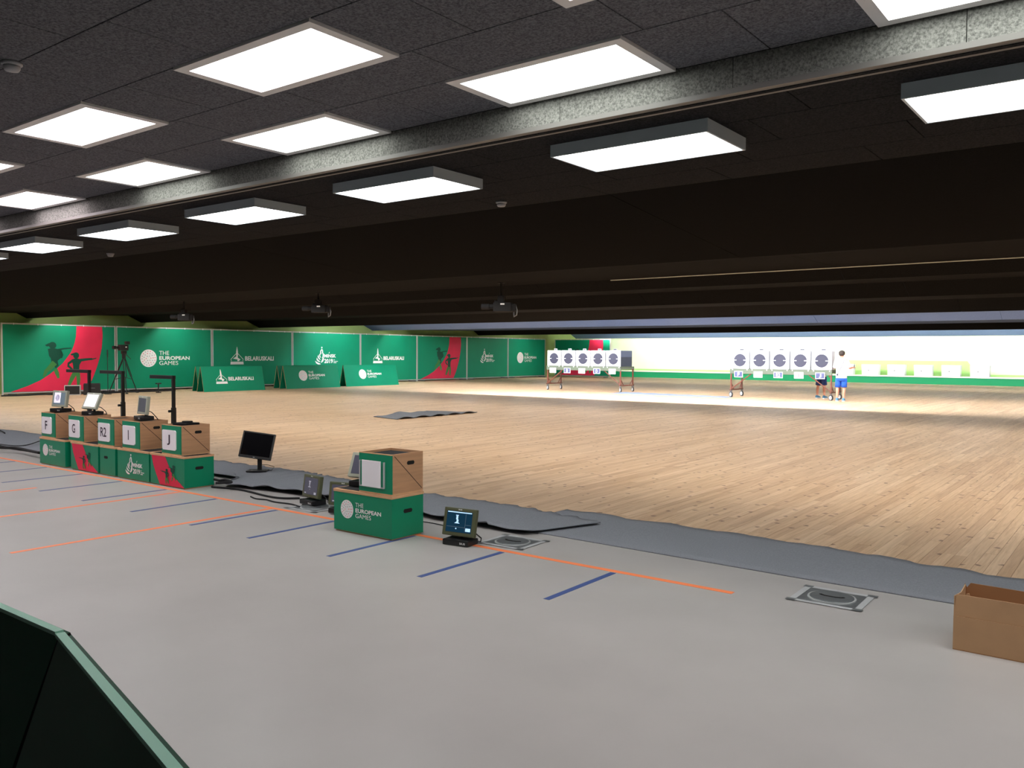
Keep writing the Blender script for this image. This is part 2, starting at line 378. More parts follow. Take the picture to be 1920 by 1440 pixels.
# walls
struct(MB().span((XL-.2,YR,-.12),(XL,YB+.2,3.9)).obj('wall_left', M_WALLG), 'yellow-green side wall behind the banner fence')
struct(MB().span((XL,YB,-.12),(XR,YB+.2,3.9)).obj('wall_back', M_WALLB), 'brightly lit pale green end wall of the range')
struct(MB().span((XR,YR,-.12),(XR+.2,YB+.2,3.9)).obj('wall_right', M_WALLR), 'grey side wall')
struct(MB().span((XL,YR-.2,-.12),(XR,YR,3.9)).obj('wall_rear', M_WALLR), 'grey rear wall')
struct(MB().span((XL,51.5,0),(XR,YB,.385)).obj('baseboard_back', M_STRIP), 'green painted plinth along the foot of the end wall')
struct(MB().span((XL,51.46,.385),(XR,YB,.45)).obj('trim_ledge', M_LEDGE), 'white ledge on top of the green plinth')
struct(MB().span((XL,YB-.03,.45),(XR,YB,.57)).obj('trim_shade_band', M_WALL_SHADE), 'thin light green painted shade band above the white ledge')  # shadowed foot of the wall, painted as a greener strip
# board coloured as the unlit patch of wall behind the small white targets
bb = MB().prism([(-15.6,.45),(-7.9,.45),(-8.05,.85),(-8.35,1.30),(-15.6,1.30)], (0,YB-.05,0), X3, Z3, Y3, .05).obj('trim_shade_board', M_WALL_SHADE)
struct(bb, 'light green board painted as the unlit patch low on the end wall')
# near ceiling with wool tiles
cl = MB().span((XL,YR,3.262),(XR,4.48,3.45)).obj('ceiling', M_TILE_D); struct(cl, 'charcoal wood-wool panel ceiling above the firing point')
def tile_mesh(w_, d_, m, cache={}):
    k = (round(w_,3),round(d_,3),m.name)
    if k not in cache: cache[k] = MB().box((0,0,.014),(w_-.007,d_-.007,.028),None,.003).mesh('ceiling_tile', m)
    return cache[k]
def tile(x0,x1,y0,y1,z,m,par):
    o = bpy.data.objects.new('ceiling_tile', tile_mesh(x1-x0,y1-y0,m)); COL.objects.link(o)
    o.location = ((x0+x1)/2,(y0+y1)/2,z); o.parent = par
PITCH_A, A0, B0_ = 2.30, -4.55, -3.44     # left edges of the recessed lights in both rows
rowA = [A0+PITCH_A*k for k in range(-12,5)]; rowB = [B0_+PITCH_A*k for k in range(-13,5)]
def plain_row(y0,y1,x,stepx):
    while x < XR:
        a, b = max(x,XL), min(x+stepx,XR)
        if b-a > .1: tile(a,b,y0,y1,3.232,M_TILE,cl)
        x += stepx
def light_row(y0,y1,xs):
    for x in xs:
        a, b = x+1.21, x+PITCH_A; m_ = (a+b)/2
        for p,q in ((a,m_),(m_,b)):
            if q < XR and p > XL: tile(p,q,y0,y1,3.232,M_TILE,cl)
plain_row(.41,.99,XL-.6,1.15); plain_row(.99,1.57,XL-.1,1.15); plain_row(1.57,2.15,XL-.35,1.15); plain_row(2.15,2.73,XL+.02,1.15)
light_row(2.73,3.35,rowA); plain_row(3.35,3.83,XL-.2,1.15); light_row(3.83,4.47,rowB)
struct(MB().span((XL,YR,3.24),(XR,.41,3.262)).obj('ceiling_rear', M_TILE), 'charcoal ceiling over the rear of the firing point')
# fascia beam
fa = MB().span((XL,4.52,3.03),(XR,4.56,3.45)).obj('trim_fascia', M_TILE_D); struct(fa, 'speckled grey wool-board fascia beam crossing the ceiling')
x = XL
while x < XR:
    b = min(x+1.15,XR)
    MB().span((x+.002,4.485,3.062),(b-.002,4.522,3.236)).obj('fascia_panel', M_FASC, fa); x += 1.15
struct(MB().span((XL,4.465,3.034),(XR,4.60,3.044)).span((XL,4.465,3.044),(XR,4.475,3.064)).obj('trim_edge', M_TRIM), 'thin grey metal edge along the bottom of the fascia')
# lower ceiling beyond the fascia
ZC = 3.085
cr_ = MB().span((XL,4.56,ZC+.03),(XR,6.9,3.45)).obj('ceiling_range', M_TILE_D); struct(cr_, 'black wool-board ceiling beyond the fascia beam')
for j,(y0,y1) in enumerate(((4.60,5.20),(5.20,5.80),(5.80,6.33),(6.33,6.86))):
    x = XL-.4*j
    while x < XR:
        a, b = max(x,XL), min(x+1.2,XR)
        if b-a > .1: tile(a,b,y0,y1,ZC,M_TILE_D,cr_)
        x += 1.2
# baffles: saw-tooth ceiling, each surface made of wide boards
def baffle(name, label, segs, m, pw=6.0):
    root = bpy.data.objects.new(name, None); COL.objects.link(root); struct(root, label)
    for (ya,za),(yb,zb) in segs:
        d = Vector((0,yb-ya,zb-za)).normalized(); n = Vector((0,-d.z,d.y))
        if n.z < 0: n = -n
        x = XL
        while x < XR-.01:
            b = min(x+pw,XR); mb = MB()
            P = [Vector((x+.004,ya,za)),Vector((b-.004,ya,za)),Vector((b-.004,yb,zb)),Vector((x+.004,yb,zb))]
            T_ = [p+n*.03 for p in P]
            mb.v = [tuple(p) for p in P+T_]; mb.f = [(0,1,2,3),(4,5,6,7),(0,1,5,4),(1,2,6,5),(2,3,7,6),(3,0,4,7)]
            mb.obj('baffle_board', m, root); x += pw
    return root
T = [None,(14.0,3.01),(18.33,3.08),(24.1,3.05),(31.6,3.01),(40.7,3.0),(51.9,2.94)]
B = [(10.0,2.79),(14.35,2.83),(18.9,2.81),(24.8,2.75),(32.1,2.80),(41.2,2.72),(52.45,2.71)]
baffle('ceiling_slope', 'long black sloping ceiling boards beyond the box lights', [((6.86,ZC),B[0])], M_SLOPE)
def soffit(b, t, gap=2.2):
    # rising underside with a lamp slot just behind the lip
    d = (Vector((t[0],t[1]))-Vector((b[0],b[1]))); f = lambda y: (b[0]+y, b[1]+d.y*y/d.x)
    sl = (b[1]-CAM_H)/b[0]; return [(b,f(.25)),((b[0]+gap,b[1]+sl*gap+.012),t)]
BF = []
BF.append(baffle('ceiling_baffle', 'dark saw-tooth ceiling baffle with a thin pale edge strip', soffit(B[0],T[1],1.5)+[(T[1],B[1])], M_BAFF))
BF.append(baffle('ceiling_baffle', 'dark saw-tooth ceiling baffle behind the hanging cameras', soffit(B[1],T[2])+[(T[2],B[2])], M_BAFF))
BF.append(baffle('ceiling_baffle', 'brown-black ceiling baffle in front of the target lamps', soffit(B[2],T[3])+[(T[3],B[3]),(B[3],(25.0,3.5)),((25.0,3.5),(30.43,3.5))], M_BAFF))
BF.append(baffle('ceiling_baffle', 'ceiling baffle with blue lamp light in its colour above the target carts', [((30.43,3.5),B[4])]+soffit(B[4],T[5]), M_BAFF_LIT))
BF.append(baffle('ceiling_baffle', 'black ceiling baffle between the carts and the end wall', [(T[5],B[5]),(B[5],(41.4,3.5)),((41.4,3.5),(50.56,3.5))], M_BAFF))
struct(MB().span((XL,6.9,3.54),(XR,YB,3.7)).obj('ceiling_roof', M_TILE_D), 'dark roof above the baffles')
baffle('ceiling_baffle', 'pale blue lit ceiling baffle at the top of the end wall', [((50.56,3.5),B[6])], M_BAFF_LIT)
struct(MB().span((-8.3,13.95,2.992),(XR,13.985,3.004)).obj('trim_strip', M_LEDGE), 'thin pale strip along the edge of the first baffle')
# ================================================================== LUMINAIRES
M_EA = emat('diffuser_warm_pink', (1.0,.88,.91), E_PANEL*1.3); M_EB = emat('diffuser_green_white', (.96,1.0,.93), E_PANEL); M_EC = emat('diffuser_white', (.97,1.0,1.0), E_BOX)
def recessed(x, y, d, m, label, group):
    t = thing('recessed_ceiling_light', label, 'ceiling light', (x+.605,y+d/2,3.218), 0, group)
    W2, D2, fw2 = .602, d/2, .062
    fr = MB()
    for a,b in (((-W2,-D2),(W2,-D2+fw2)),((-W2,D2-fw2),(W2,D2)),((-W2,-D2+fw2),(-W2+fw2,D2-fw2)),((W2-fw2,-D2+fw2),(W2,D2-fw2))): fr.span((a[0],a[1],0),(b[0],b[1],.042))
    fr.obj('frame', M_LFRAME, t)
    MB().prism([(sx_*(W2-fw2),sy_*(D2-fw2)) for sx_,sy_ in ((-1,-1),(1,-1),(1,1),(-1,1))], (0,0,.010), X3, Y3, Z3, .02).obj('diffuser', m, t)
    return t
for k,x in enumerate(rowA):
    recessed(x, 2.73, .62, M_EA, 'square-edged recessed panel light in the row away from the fascia beam', 'recessed lights away from the fascia')
for k,x in enumerate(rowB):
    recessed(x, 3.83, .63, M_EA if x < -9 else M_EB, 'recessed panel light tight against the speckled fascia beam', 'recessed lights along the fascia')
for k in range(-3,14):
    x = -1.15-2.33*k
    t = thing('box_ceiling_light', 'grey-sided box light hanging below the black ceiling beyond the fascia', 'ceiling light', (x+.6,5.31,3.0), 0, 'surface box lights')
    hs = MB()
    for a,b in (((-.6,-.31),(.6,-.295)),((-.6,.295),(.6,.31)),((-.6,-.295),(-.585,.295)),((.585,-.295),(.6,.295))): hs.span((a[0],a[1],0),(b[0],b[1],.084))
    hs.span((-.585,-.295,.06),(.585,.295,.084)); hs.obj('housing', M_LBOX, t)
    MB().span((-.578,-.288,.006),(.578,.288,.02)).obj('diffuser', M_EC, t)
# lamp troughs hidden behind the baffles
def trough(x0, x1, y, z, m, par, wall=False):
    t = bpy.data.objects.new('lamp_trough', None); COL.objects.link(t); t.parent = par; t.location = ((x0+x1)/2,y,z); L2 = (x1-x0)/2
    if not wall:
        MB().span((-L2,-.02,-.36),(L2,0,.35)).span((-L2,0,.02),(L2,.09,.35)).obj('housing', M_BAFF, t)
        MB().span((-L2,.006,.0),(L2,.056,.018)).obj('lamp_tube', m, t)
    else:
        MB().span((-L2,-.10,-.02),(L2,-.02,.55)).span((-L2,-.02,-.02),(L2,.04,-.005)).obj('housing', M_BAFF, t)
        MB().span((-L2,-.019,.005),(L2,-.005,.16)).obj('lamp_tube', m, t)
M_ET = emat('target_lamp', (.97,.98,1.0), E_TARGET); M_EW = emat('wall_lamp', (.98,1.0,.93), E_WALL)
for k in range(5): trough(-22.2+3.1*k, -19.2+3.1*k, 25.5, 3.15, M_ET, BF[2])
for k in range(9): trough(-30.0+3.1*k, -27.0+3.1*k, 48.6, 2.95, M_EW, BF[4], True)
M_EM = emat('range_lamp', (1.0,.97,.94), E_MID); M_EM0 = emat('range_lamp_front', (1.0,.97,.94), E_MID*1.35); M_EM2 = emat('range_fill_far', (1.0,.98,.95), E_MID*1.05); M_EM3 = emat('range_fill_aimed', (.78,.87,1.0), E_MID*1.3)
for par, b, m in ((BF[0],B[0],M_EM0),(BF[1],B[1],M_EM),(BF[2],B[2],M_EM),(BF[2],(26.4,2.82),M_EM3),(BF[2],(28.2,2.90),M_EM2),(BF[3],B[4],M_EM2),(BF[4],(44.0,2.86),M_EM2)):  # bluish and far rows are unseen fill, added to brighten floor and banners
    for k in range(12):
        x = XL+1.6+3.35*k; y = b[0]+.75; z = b[1]+.48
        t = bpy.data.objects.new('lamp_trough', None); COL.objects.link(t); t.parent = par; t.location = (x+1.2,y,z)
        if m is M_EM3: t.rotation_euler.x = math.radians(38)   # added row, tilted to light the blue baffle face
        MB().span((-1.2,-.29,0),(1.2,-.27,.12)).span((-1.2,.27,0),(1.2,.29,.12)).span((-1.2,-.29,.12),(1.2,.29,.14)).obj('housing', M_LBOX, t)
        MB().span((-1.2,-.26,.02),(1.2,.26,.035)).obj('lamp_panel', m, t)
# smoke detectors
def detector(p, label, group=None):
    t = thing('smoke_detector', label, 'smoke detector', p, 0, group); c = lambda r,z: [Vector((r*math.cos(2*math.pi*k/20),r*math.sin(2*math.pi*k/20),z)) for k in range(20)]
    MB().loft([c(.055,0),c(.055,-.014),c(.048,-.02)]).obj('base', M_DET, t, True)
    MB().loft([c(.044,-.019),c(.044,-.034),c(.036,-.048),c(.012,-.052)]).obj('sensor_head', M_DET, t, True)
p = atz(22,117,3.232); detector(p, 'white round smoke detector beside the recessed lights')
for q,l_ in (((940,378),'white smoke detector between a box light and the camera with grey cable loop'),((207,475),'white smoke detector on black ceiling before the first banner and tripod camera')): p = atz(*q,3.085); detector((p.x,p.y,ZC), l_)
# ================================================================== FLOOR TAPES, CARPETS, FLOOR BOXES
def tape(name, m, x0, y0, x1, y1, wd, label, group=None, z=.0012):
    a = Vector((x0,y0,0)); b = Vector((x1,y1,0)); d = (b-a).normalized(); n = Vector((-d.y,d.x,0))*wd/2
    mb = MB().prism([((q.x-a.x),(q.y-a.y)) for q in (a-n,b-n,b+n,a+n)], (a.x,a.y,0), X3, Y3, Z3, z)
    tag(mb.obj(name, m), label, 'floor tape', group)
tape('orange_tape', M_ORANGE, -33, 5.36, -2.22, 5.37, .056, 'long orange tape line running past all the green boxes')
BX = [-3.12,-4.15,-5.13,-6.17,-7.05,-8.1]+[-9.1-1.0*k for k in range(12)]
for k in range(18):
    ORD = 'first second third fourth fifth sixth seventh eighth ninth tenth eleventh twelfth thirteenth fourteenth fifteenth sixteenth seventeenth eighteenth nineteenth twentieth twenty-first twenty-second'.split()
    tape('blue_tape', M_BLUET, BX[k], 4.36 if k else 4.47, BX[k], 5.325, .048, ORD[k]+' short blue tape mark counted from the free end of the long orange line', 'blue lane marks')
for k, (x, y0) in enumerate(((-7.17,2.87),(-8.82,3.0),(-10.38,3.0))):
    tape('orange_tape', M_ORANGE, x, y0, x, 5.335 if k < 2 else 4.45, .054, ORD[k]+' orange cross tape, counted from the lone green crate along the row', 'orange lane tapes')
def carpet(name, label, pts_near, pts_far, wave, z0, th, seed, m=M_CARP, ny=9, step=.07, lift=None):
    # sheet between two edges given as functions of t in 0..1
    rnd = random.Random(seed)
    L_ = max((Vector(pts_near[-1])-Vector(pts_near[0])).length, .5); n = max(8,int(L_/step))
    def along(P,t):
        s = t*(len(P)-1); i = min(int(s),len(P)-2); return Vector(P[i]).lerp(Vector(P[i+1]), s-i)
    ph = [rnd.random()*6.28 for _ in range(4)]; top, V, Fc = [], [], []
    for i in range(n+1):
        t = i/n; a = along(pts_near,t); b = along(pts_far,t); s = t*L_
        wv = wave*(math.sin(s*3.7+ph[0])*.22+math.sin(s*9.3+ph[1])*.30+math.sin(s*19+ph[2])*.26+math.sin(s*33+ph[3])*.14)
        for j in range(ny+1):
            q = a.lerp(b, j/ny); e = (j/ny)**3
            bulge = .004*(1+math.sin(s*2.3+ph[3]+j*.4))*math.sin(math.pi*j/ny) + .006*e*(1+math.sin(s*7.9+ph[1]+.6))
            lf = lift(t,j/ny) if lift else 0
            V.append((q.x, q.y+wv*e, z0+th+bulge+lf))
    nt_ = len(V); W_ = ny+1
    V += [(x,y,max(z0,z-th)) for x,y,z in V]
    for i in range(n):
        for j in range(ny):
            a = i*W_+j; Fc += [(a,a+W_,a+W_+1,a+1),(nt_+a,nt_+a+1,nt_+a+W_+1,nt_+a+W_)]
    for i in range(n):
        a = i*W_; Fc.append((a,nt_+a,nt_+a+W_,a+W_)); a = i*W_+ny; Fc.append((a,a+W_,nt_+a+W_,nt_+a))
    for j in range(ny): Fc.append((j,j+1,nt_+j+1,nt_+j)); a = n*W_+j; Fc.append((a,nt_+a,nt_+a+1,a+1))
    mb = MB(); mb.v = V; mb.f = Fc; o = mb.obj(name, m, None, True, True); return tag(o, label, 'carpet')
carpet('carpet_runner', 'grey felt runner with wavy edge beside the cardboard box', [(-4.75,6.10),(-2.0,6.02),(3,5.99)], [(-4.75,7.16),(-2.35,7.10),(-.7,6.92),(3,6.9)], .035, 0, .011, 3)
def lift_front(t, j):
    return (.045 if .62 < t < .95 else .020)*max(0,1-j*7)*(.4+.6*math.sin(t*61)**2)+.003
cA = carpet('carpet_runner', 'grey felt runner with lifted edge lying behind the green boxes', [(-33.5,5.85),(-22,5.85),(-12.75,5.95),(-12.4,6.24),(-9.0,6.24),(-8.75,5.84),(-7.9,5.98),(-6.6,6.0),(-5.3,5.92),(-4.38,5.92)],
    [(-33.5,7.0),(-22,7.05),(-14.2,7.3),(-12.8,7.15),(-10.6,7.05),(-8.9,7.12),(-8.3,7.05),(-6.6,6.86),(-5.2,6.88),(-4.05,6.70)], .035, .026, .008, 5, lift=lift_front)
p0 = atz(700,782); p1 = atz(745,787); p2 = atz(895,774); p3 = atz(800,771)
carpet('carpet_mat', 'small dark grey felt mat lying alone on the plank floor', [p1,p2], [p0,p3], .03, .0, .012, 8, m=mat('dark_grey_felt',(.165,.172,.185),.95,var=.14,scale=26,bump=.3,bscale=120,spec=.1), lift=lambda t,j: .05*max(0,1-j*4)*abs(math.sin(t*16))+.06*math.exp(-((t-.45)/.1)**2)*j)
carpet('carpet_mat', 'long thin pale blue-grey mat between the two target carts', [(-17.6,29.6),(-12.6,29.55)], [(-17.6,30.9),(-12.6,30.2)], .02, 0, .008, 9, m=mat('pale_blue_felt',(.20,.245,.36),.95,var=.08,scale=20))
def floor_box(x, y, label, rz=0):
    t = thing('floor_box', label, 'floor box', (x,y,0), rz)
    MB().span((-.19,-.175,0),(.19,.175,.004)).obj('plate', M_STEEL, t)
    for a,b in (((-.225,-.205),(.19,-.165)),((-.19,.165),(.225,.205)),((-.225,-.165),(-.185,.205)),((.185,-.205),(.225,.165))):
        MB().span((a[0],a[1],.0042),(b[0],b[1],.0056)).obj('tape_strip', M_TAPE, t)
    for cx_,cy_ in ((-.21,-.19),(.205,-.185),(-.205,.185),(.21,.19)): MB().span((cx_-.03,cy_-.024,.0057),(cx_+.03,cy_+.024,.0068)).obj('tape_patch', M_STEEL, t)
    c = lambda r,z: [Vector((r*math.cos(2*math.pi*k/36),r*math.sin(2*math.pi*k/36),z)) for k in range(36)]
    MB().loft([c(.152,.004),c(.152,.010),c(.146,.011),c(.140,.008)]).obj('rim', M_ALU, t, False)
    lid = MB().loft([c(.138,.004),c(.138,.013),c(.134,.015)]).obj('lid', M_STEEL, t)
    gr = [(.075*math.cos(a),-.01-.028*math.sin(a)) for a in [math.pi*k/12 for k in range(13)]]
    MB().prism(stroke(gr,.009), (0,.02,.0151), X3, Y3, Z3, .002).obj('grip_slot', M_SLOT, lid)
floor_box(-1.66,5.66,'round steel floor outlet with taped square plate near the cardboard box',.02)
floor_box(-4.30,5.66,'round steel floor outlet half under the runner behind the lit display',.03)
floor_box(-6.86,5.66,'round steel floor outlet under the unlit display beside the green box',.03)
# ================================================================== GREEN EQUIPMENT BOXES
def slot_pts(w_,h_): return stroke([(-w_/2+h_/2,0),(w_/2-h_/2,0)],h_/2)[:2]+[(w_/2-h_/2+h_/2*math.cos(a),h_/2*math.sin(a)) for a in (math.pi/3,0,-math.pi/3)]+stroke([(-w_/2+h_/2,0),(w_/2-h_/2,0)],h_/2)[2:]+[(-w_/2+h_/2-h_/2*math.cos(a),h_/2*math.sin(a)) for a in (-math.pi/3,0,math.pi/3)]
def lower_box(x, y, W, D, label, rz=0, deco=None, top=True):
    t = thing('equipment_crate', label, 'crate', (x,y,0), rz, 'lower green crates'); H_ = .38
    MB().span((.012,.012,0),(W-.012,D-.012,.014)).obj('plinth', M_PLYE, t)
    MB().span((0,0,.014),(W,.014,H_-.024)).obj('front_panel', M_BOXG, t); MB().span((0,D-.014,.014),(W,D,H_-.024)).obj('back_panel', M_BOXG, t)
    for x0 in (0,W-.014):
        sp = MB().span((x0,.014,.014),(x0+.014,D-.014,H_-.024)).obj('side_panel', M_BOXG, t)
        xs = -.0012 if x0 == 0 else W+.0012
        MB().flat(slot_pts(.11,.034), (xs,D/2,.235), Y3, Z3).obj('hand_slot', M_SLOT, sp, fix=False)
    MB().span((-.004,-.004,H_-.024),(W+.004,D+.004,H_)).obj('lid', M_PLYE, t)
    MB().span((.02,.02,H_),(W-.02,D-.02,H_+.002)).obj('top_mat', M_BLACKM, t)
    if deco: deco(t, W)
    return t
def deco_eu(t, W): pr_european(t, Vector((.175,0,.21)), X3, Z3, -Y3, .165)
def deco_minsk(t, W): pr_minsk(t, Vector((.31,0,.075)), X3, Z3, -Y3, .25)
def deco_red(t, W):
    o = Vector((0,0,.355)); mb = MB(); Lf = [(.03,0),(.07,.12),(.13,.22),(.21,.34)]; Rt = [(.33,0),(.42,.12),(.55,.24),(W,.34)]
    for (a,b),(c,d) in zip(zip(Lf,Rt),list(zip(Lf,Rt))[1:]): mb.flat([(a[0],-a[1]),(b[0],-b[1]),(d[0],-d[1]),(c[0],-c[1])], o-Y3*.002, X3, Z3)
    mb.obj('red_swoosh', M_RED, t, fix=False); pr_shooters(t, Vector((.80,0,.35)), -X3, Z3, -Y3, .00068, .00056, False)
def deco_end(t, W): MB().flat(slot_pts(.10,.034), (W/2-.04,-.0012,.235), X3, Z3).obj('hand_slot', M_SLOT, t, fix=False)
def upper_box(x, y, z, label, sign=None, ink=M_INK, W=.40, rz=0):
    t = thing('riser_box', label, 'box', (x,y,z), rz, 'upper plywood boxes'); D, H_ = .385, .352
    MB().span((0,0,0),(W,D,.012)).obj('bottom_board', M_PLYE, t)
    fp = MB().span((0,0,.012),(W,.014,H_-.008)).obj('front_panel', M_BOXG, t)
    MB().span((0,-.001,H_-.008),(W,.014,H_)).obj('front_edge', M_PLYE, t)
    MB().span((0,D-.014,.012),(W,D,H_)).obj('back_panel', M_PLY, t)
    for x0 in (0,W-.014):
        sp = MB().span((x0,.014,.012),(x0+.014,D-.014,H_)).obj('side_panel', M_PLY, t)
        xs = -.0012 if x0 == 0 else W+.0012
        MB().flat(slot_pts(.095,.034), (xs,D*.60,.265), Y3, Z3).obj('hand_slot', M_SLOT, sp, fix=False)
        MB().flat(stroke([(.035,.335),(D-.015,.028)],.0028), (xs,0,0), Y3, Z3).obj('diagonal_groove', M_SLOT, sp, fix=False)
    MB().span((.014,.014,H_-.03),(W-.014,D-.014,H_-.02)).obj('top_tray', M_BLACKM, t)
    # card in a clear holder
    sw, sh = .29, .23; c = Vector((W/2-.03,0,.172))
    if sign is not None:
        pts = [(-.145,-.10),(-.13,-.118),(.12,-.118),(.145,-.10),(.145,.10),(.125,.118),(-.135,.118),(-.145,.105)]
        s_ = MB().prism(pts, c-Y3*.010, X3, Z3, Y3, .010).obj('letter_card', M_PAPER, t)
        wd = {'F':.068,'G':.085,'R2':.15,'I':.018,'J':.062}[sign]
        tx = MB(); text(tx, sign, c-Y3*.012+X3*(-wd/2-.005)+Z3*-.058, X3, Z3, wd, .122, .012); tx.obj('lettering', ink, s_, fix=False)
    else:
        MB().prism([(-.15,-.105),(.15,-.105),(.15,.105),(-.15,.105)], c-Y3*.008, X3, Z3, Y3, .008).obj('card_holder', M_BOXG, t)
        MB().prism(stroke([(-.148,-.11),(-.148,.11)],.005), c-Y3*.016, X3, Z3, Y3, .016).prism(stroke([(.148,-.11),(.148,.11)],.005), c-Y3*.016, X3, Z3, Y3, .016).prism(stroke([(-.15,-.112),(.15,-.112)],.005), c-Y3*.016, X3, Z3, Y3, .016).obj('holder_rail', M_TAPE, t)
        MB().prism([(-.115,-.112),(.115,-.112),(.115,.115),(-.115,.115)], c-Y3*.020, X3, Z3, Y3, .008).obj('blank_card', M_PAPER, t)
    return t
lower_box(-5.86,5.05,.735,.385,'green crate printed THE EUROPEAN GAMES standing alone beside the lit floor display',0,deco_eu)
upper_box(-5.535,5.055,.382,'plywood box with a blank white card on the lone green crate')
lower_box(-9.655,5.45,.735,.385,'green crate with red swoosh at the end of the row under the J box',0,deco_red)
lower_box(-10.43,5.45,.74,.385,'green crate printed MINSK 2019 under the I box',0,deco_minsk)
lower_box(-10.875,5.45,.385,.72,'narrow green crate turned end-on with a hand slot under the R2 box',0,deco_end)
lower_box(-11.665,5.45,.74,.385,'green crate with red swoosh under the G box',0,deco_red)
lower_box(-12.585,5.45,.755,.385,'green crate printed THE EUROPEAN GAMES at the far end under the F box',0,deco_eu)
for x,s in ((-12.57,'F'),(-11.765,'G'),(-10.965,'R2'),(-10.345,'I'),(-9.43,'J')):
    upper_box(x, 5.47, .382, 'plywood box with green front and the letter card %s'%s, s)
# ================================================================== DISPLAYS
def rotm(rx): return Matrix.Rotation(rx,3,'X')
def display(x, y, z, rz, tilt, label, screen, house=M_OLIVE, lit=None):
    t = thing('target_display', label, 'monitor', (x,y,z), math.radians(rz), 'small target displays')
    bs = MB().box((0,.0,.026),(.25,.17,.05),None,.010).obj('base', M_BLACK, t)
    tb = MB(); text(tb, 'SIUS', Vector((.045,-.0862,.018)), X3, Z3, .055, .016, .02); tb.obj('lettering', M_WHITE, bs, fix=False)
    MB().cyl((0,.025,.045),(0,.035,.16),.016,10).obj('stem', M_BLACK, t)
    m = Matrix.Rotation(math.radians(-tilt),3,'X'); c = Vector((0,.0,.185))
    hd = MB().box(c,(.315,.042,.232),m,.008).obj('housing', house, t)
    o = c+m@Vector((0,-.0215,0)); u = X3; v = m@Z3; n = m@(-Y3)
    sc = MB().prism([(-.125,-.085),(.125,-.085),(.125,.088),(-.125,.088)], o, u, v, n, .001).obj('screen', screen, t)
    tl = MB(); text(tl, 'SIUS', o+n*.0015+u*-.018+v*.098, u, v, .036, .010, .02); tl.obj('lettering', M_WHITE, hd, fix=False)
    if lit:
        for mm, polys in lit:
            mb = MB()
            for P in polys: mb.flat(P, o+n*.0022, u, v)
            mb.obj('screen_image', mm, sc, fix=False)['kind'] = 'stuff'
    cb = MB().tube([(.05,.02,.12),(.10,.06,.10),(.15,.09,.05),(.12,.13,.008),(.02,.16,.006)], .006, 6).obj('cable', M_BLACK, t, True)
    return t
rect = lambda x0,y0,x1,y1: [(x0,y0),(x1,y0),(x1,y1),(x0,y1)]
SCR_D = mat('screen_grey', (.055,.055,.075), .25, emit=(.055,.055,.075), es=.6)
SCR_T = mat('screen_teal', (.004,.02,.035), .2, emit=(.004,.022,.045), es=1.)
SCR_L = mat('screen_ice', (.3,.45,.6), .3, emit=(.45,.68,.9), es=1.)
SCR_W = mat('screen_white', (.7,.66,.72), .3, emit=(.86,.80,.90), es=.75)
SCR_G = mat('screen_slate', (.12,.16,.19), .3, emit=(.12,.16,.19), es=.6)
SCR_P = mat('screen_violet', (.12,.11,.2), .3, emit=(.10,.09,.18), es=.8)
SCR_M = mat('screen_mark', (.35,.35,.40), .3, emit=(.30,.30,.36), es=.5)
icon = [rect(-.045,.045,-.005,.055),rect(-.035,.02,-.015,.045),rect(-.035,-.005,-.028,.02),rect(-.022,-.005,-.015,.02),rect(-.05,-.012,0,-.005)]
lit3 = [(SCR_L,[rect(-.118,.076,.118,.084),rect(-.035,.052,-.008,.058),rect(-.03,.02,-.012,.05),rect(-.024,.0,-.006,.02),[(-.045,-.012),(.01,-.012),(-.015,.002),(-.025,.002)],rect(.07,-.072,.118,-.045),rect(-.03,-.06,-.018,-.05)]),(SCR_G,[rect(.062,-.072,.064,.07),rect(-.118,-.042,.062,-.04),rect(.062,-.02,.118,-.018)])]
display(-4.60,5.33,0,8,12,'olive target display with a lit screen on the grey floor beside the lone crate', SCR_T, M_OLIVE, lit3)
dark_lit = [(SCR_M,icon+[rect(-.02,-.035,-.014,-.028),rect(-.11,-.078,-.08,-.066),rect(.07,-.078,.11,-.055)])]
display(-6.97,5.72,.016,-8,8,'olive target display with a dark grey screen on the floor outlet', SCR_D, M_OLIVE, dark_lit)
display(-6.38,5.62,.012,16,8,'olive target display partly hidden behind the lone green crate', SCR_D, M_OLIVE, dark_lit)
tgt = [(SCR_W,[rect(-.105,-.06,.03,.085)]),(SCR_P,[ell(-.035,.012,.045,.048,20)])]
display(-12.40,5.66,.735,10,8,'target display showing a round target on the F box', SCR_G, M_OLIVL, tgt)
display(-11.48,5.66,.735,6,24,'target display with a blank bright screen on the G box', SCR_W, M_OLIVL)
display(-10.17,5.66,.735,-10,6,'target display with a grey screen on the I box', SCR_D, M_OLIVL)
display(-5.70,5.28,.386,10,22,'target display leaning behind the plywood box on the lone crate', SCR_D, M_OLIVL)
# flat black unit lying on the J box
t = thing('black_display_base', 'black display lying flat on top of the J box', 'monitor', (-9.22,5.66,.716), .2)
MB().box((0,0,.018),(.24,.20,.036),None,.010).obj('body', M_BLACK, t); MB().box((.0,.02,.045),(.10,.08,.02),None,.008).obj('hinge', M_BLACK, t)
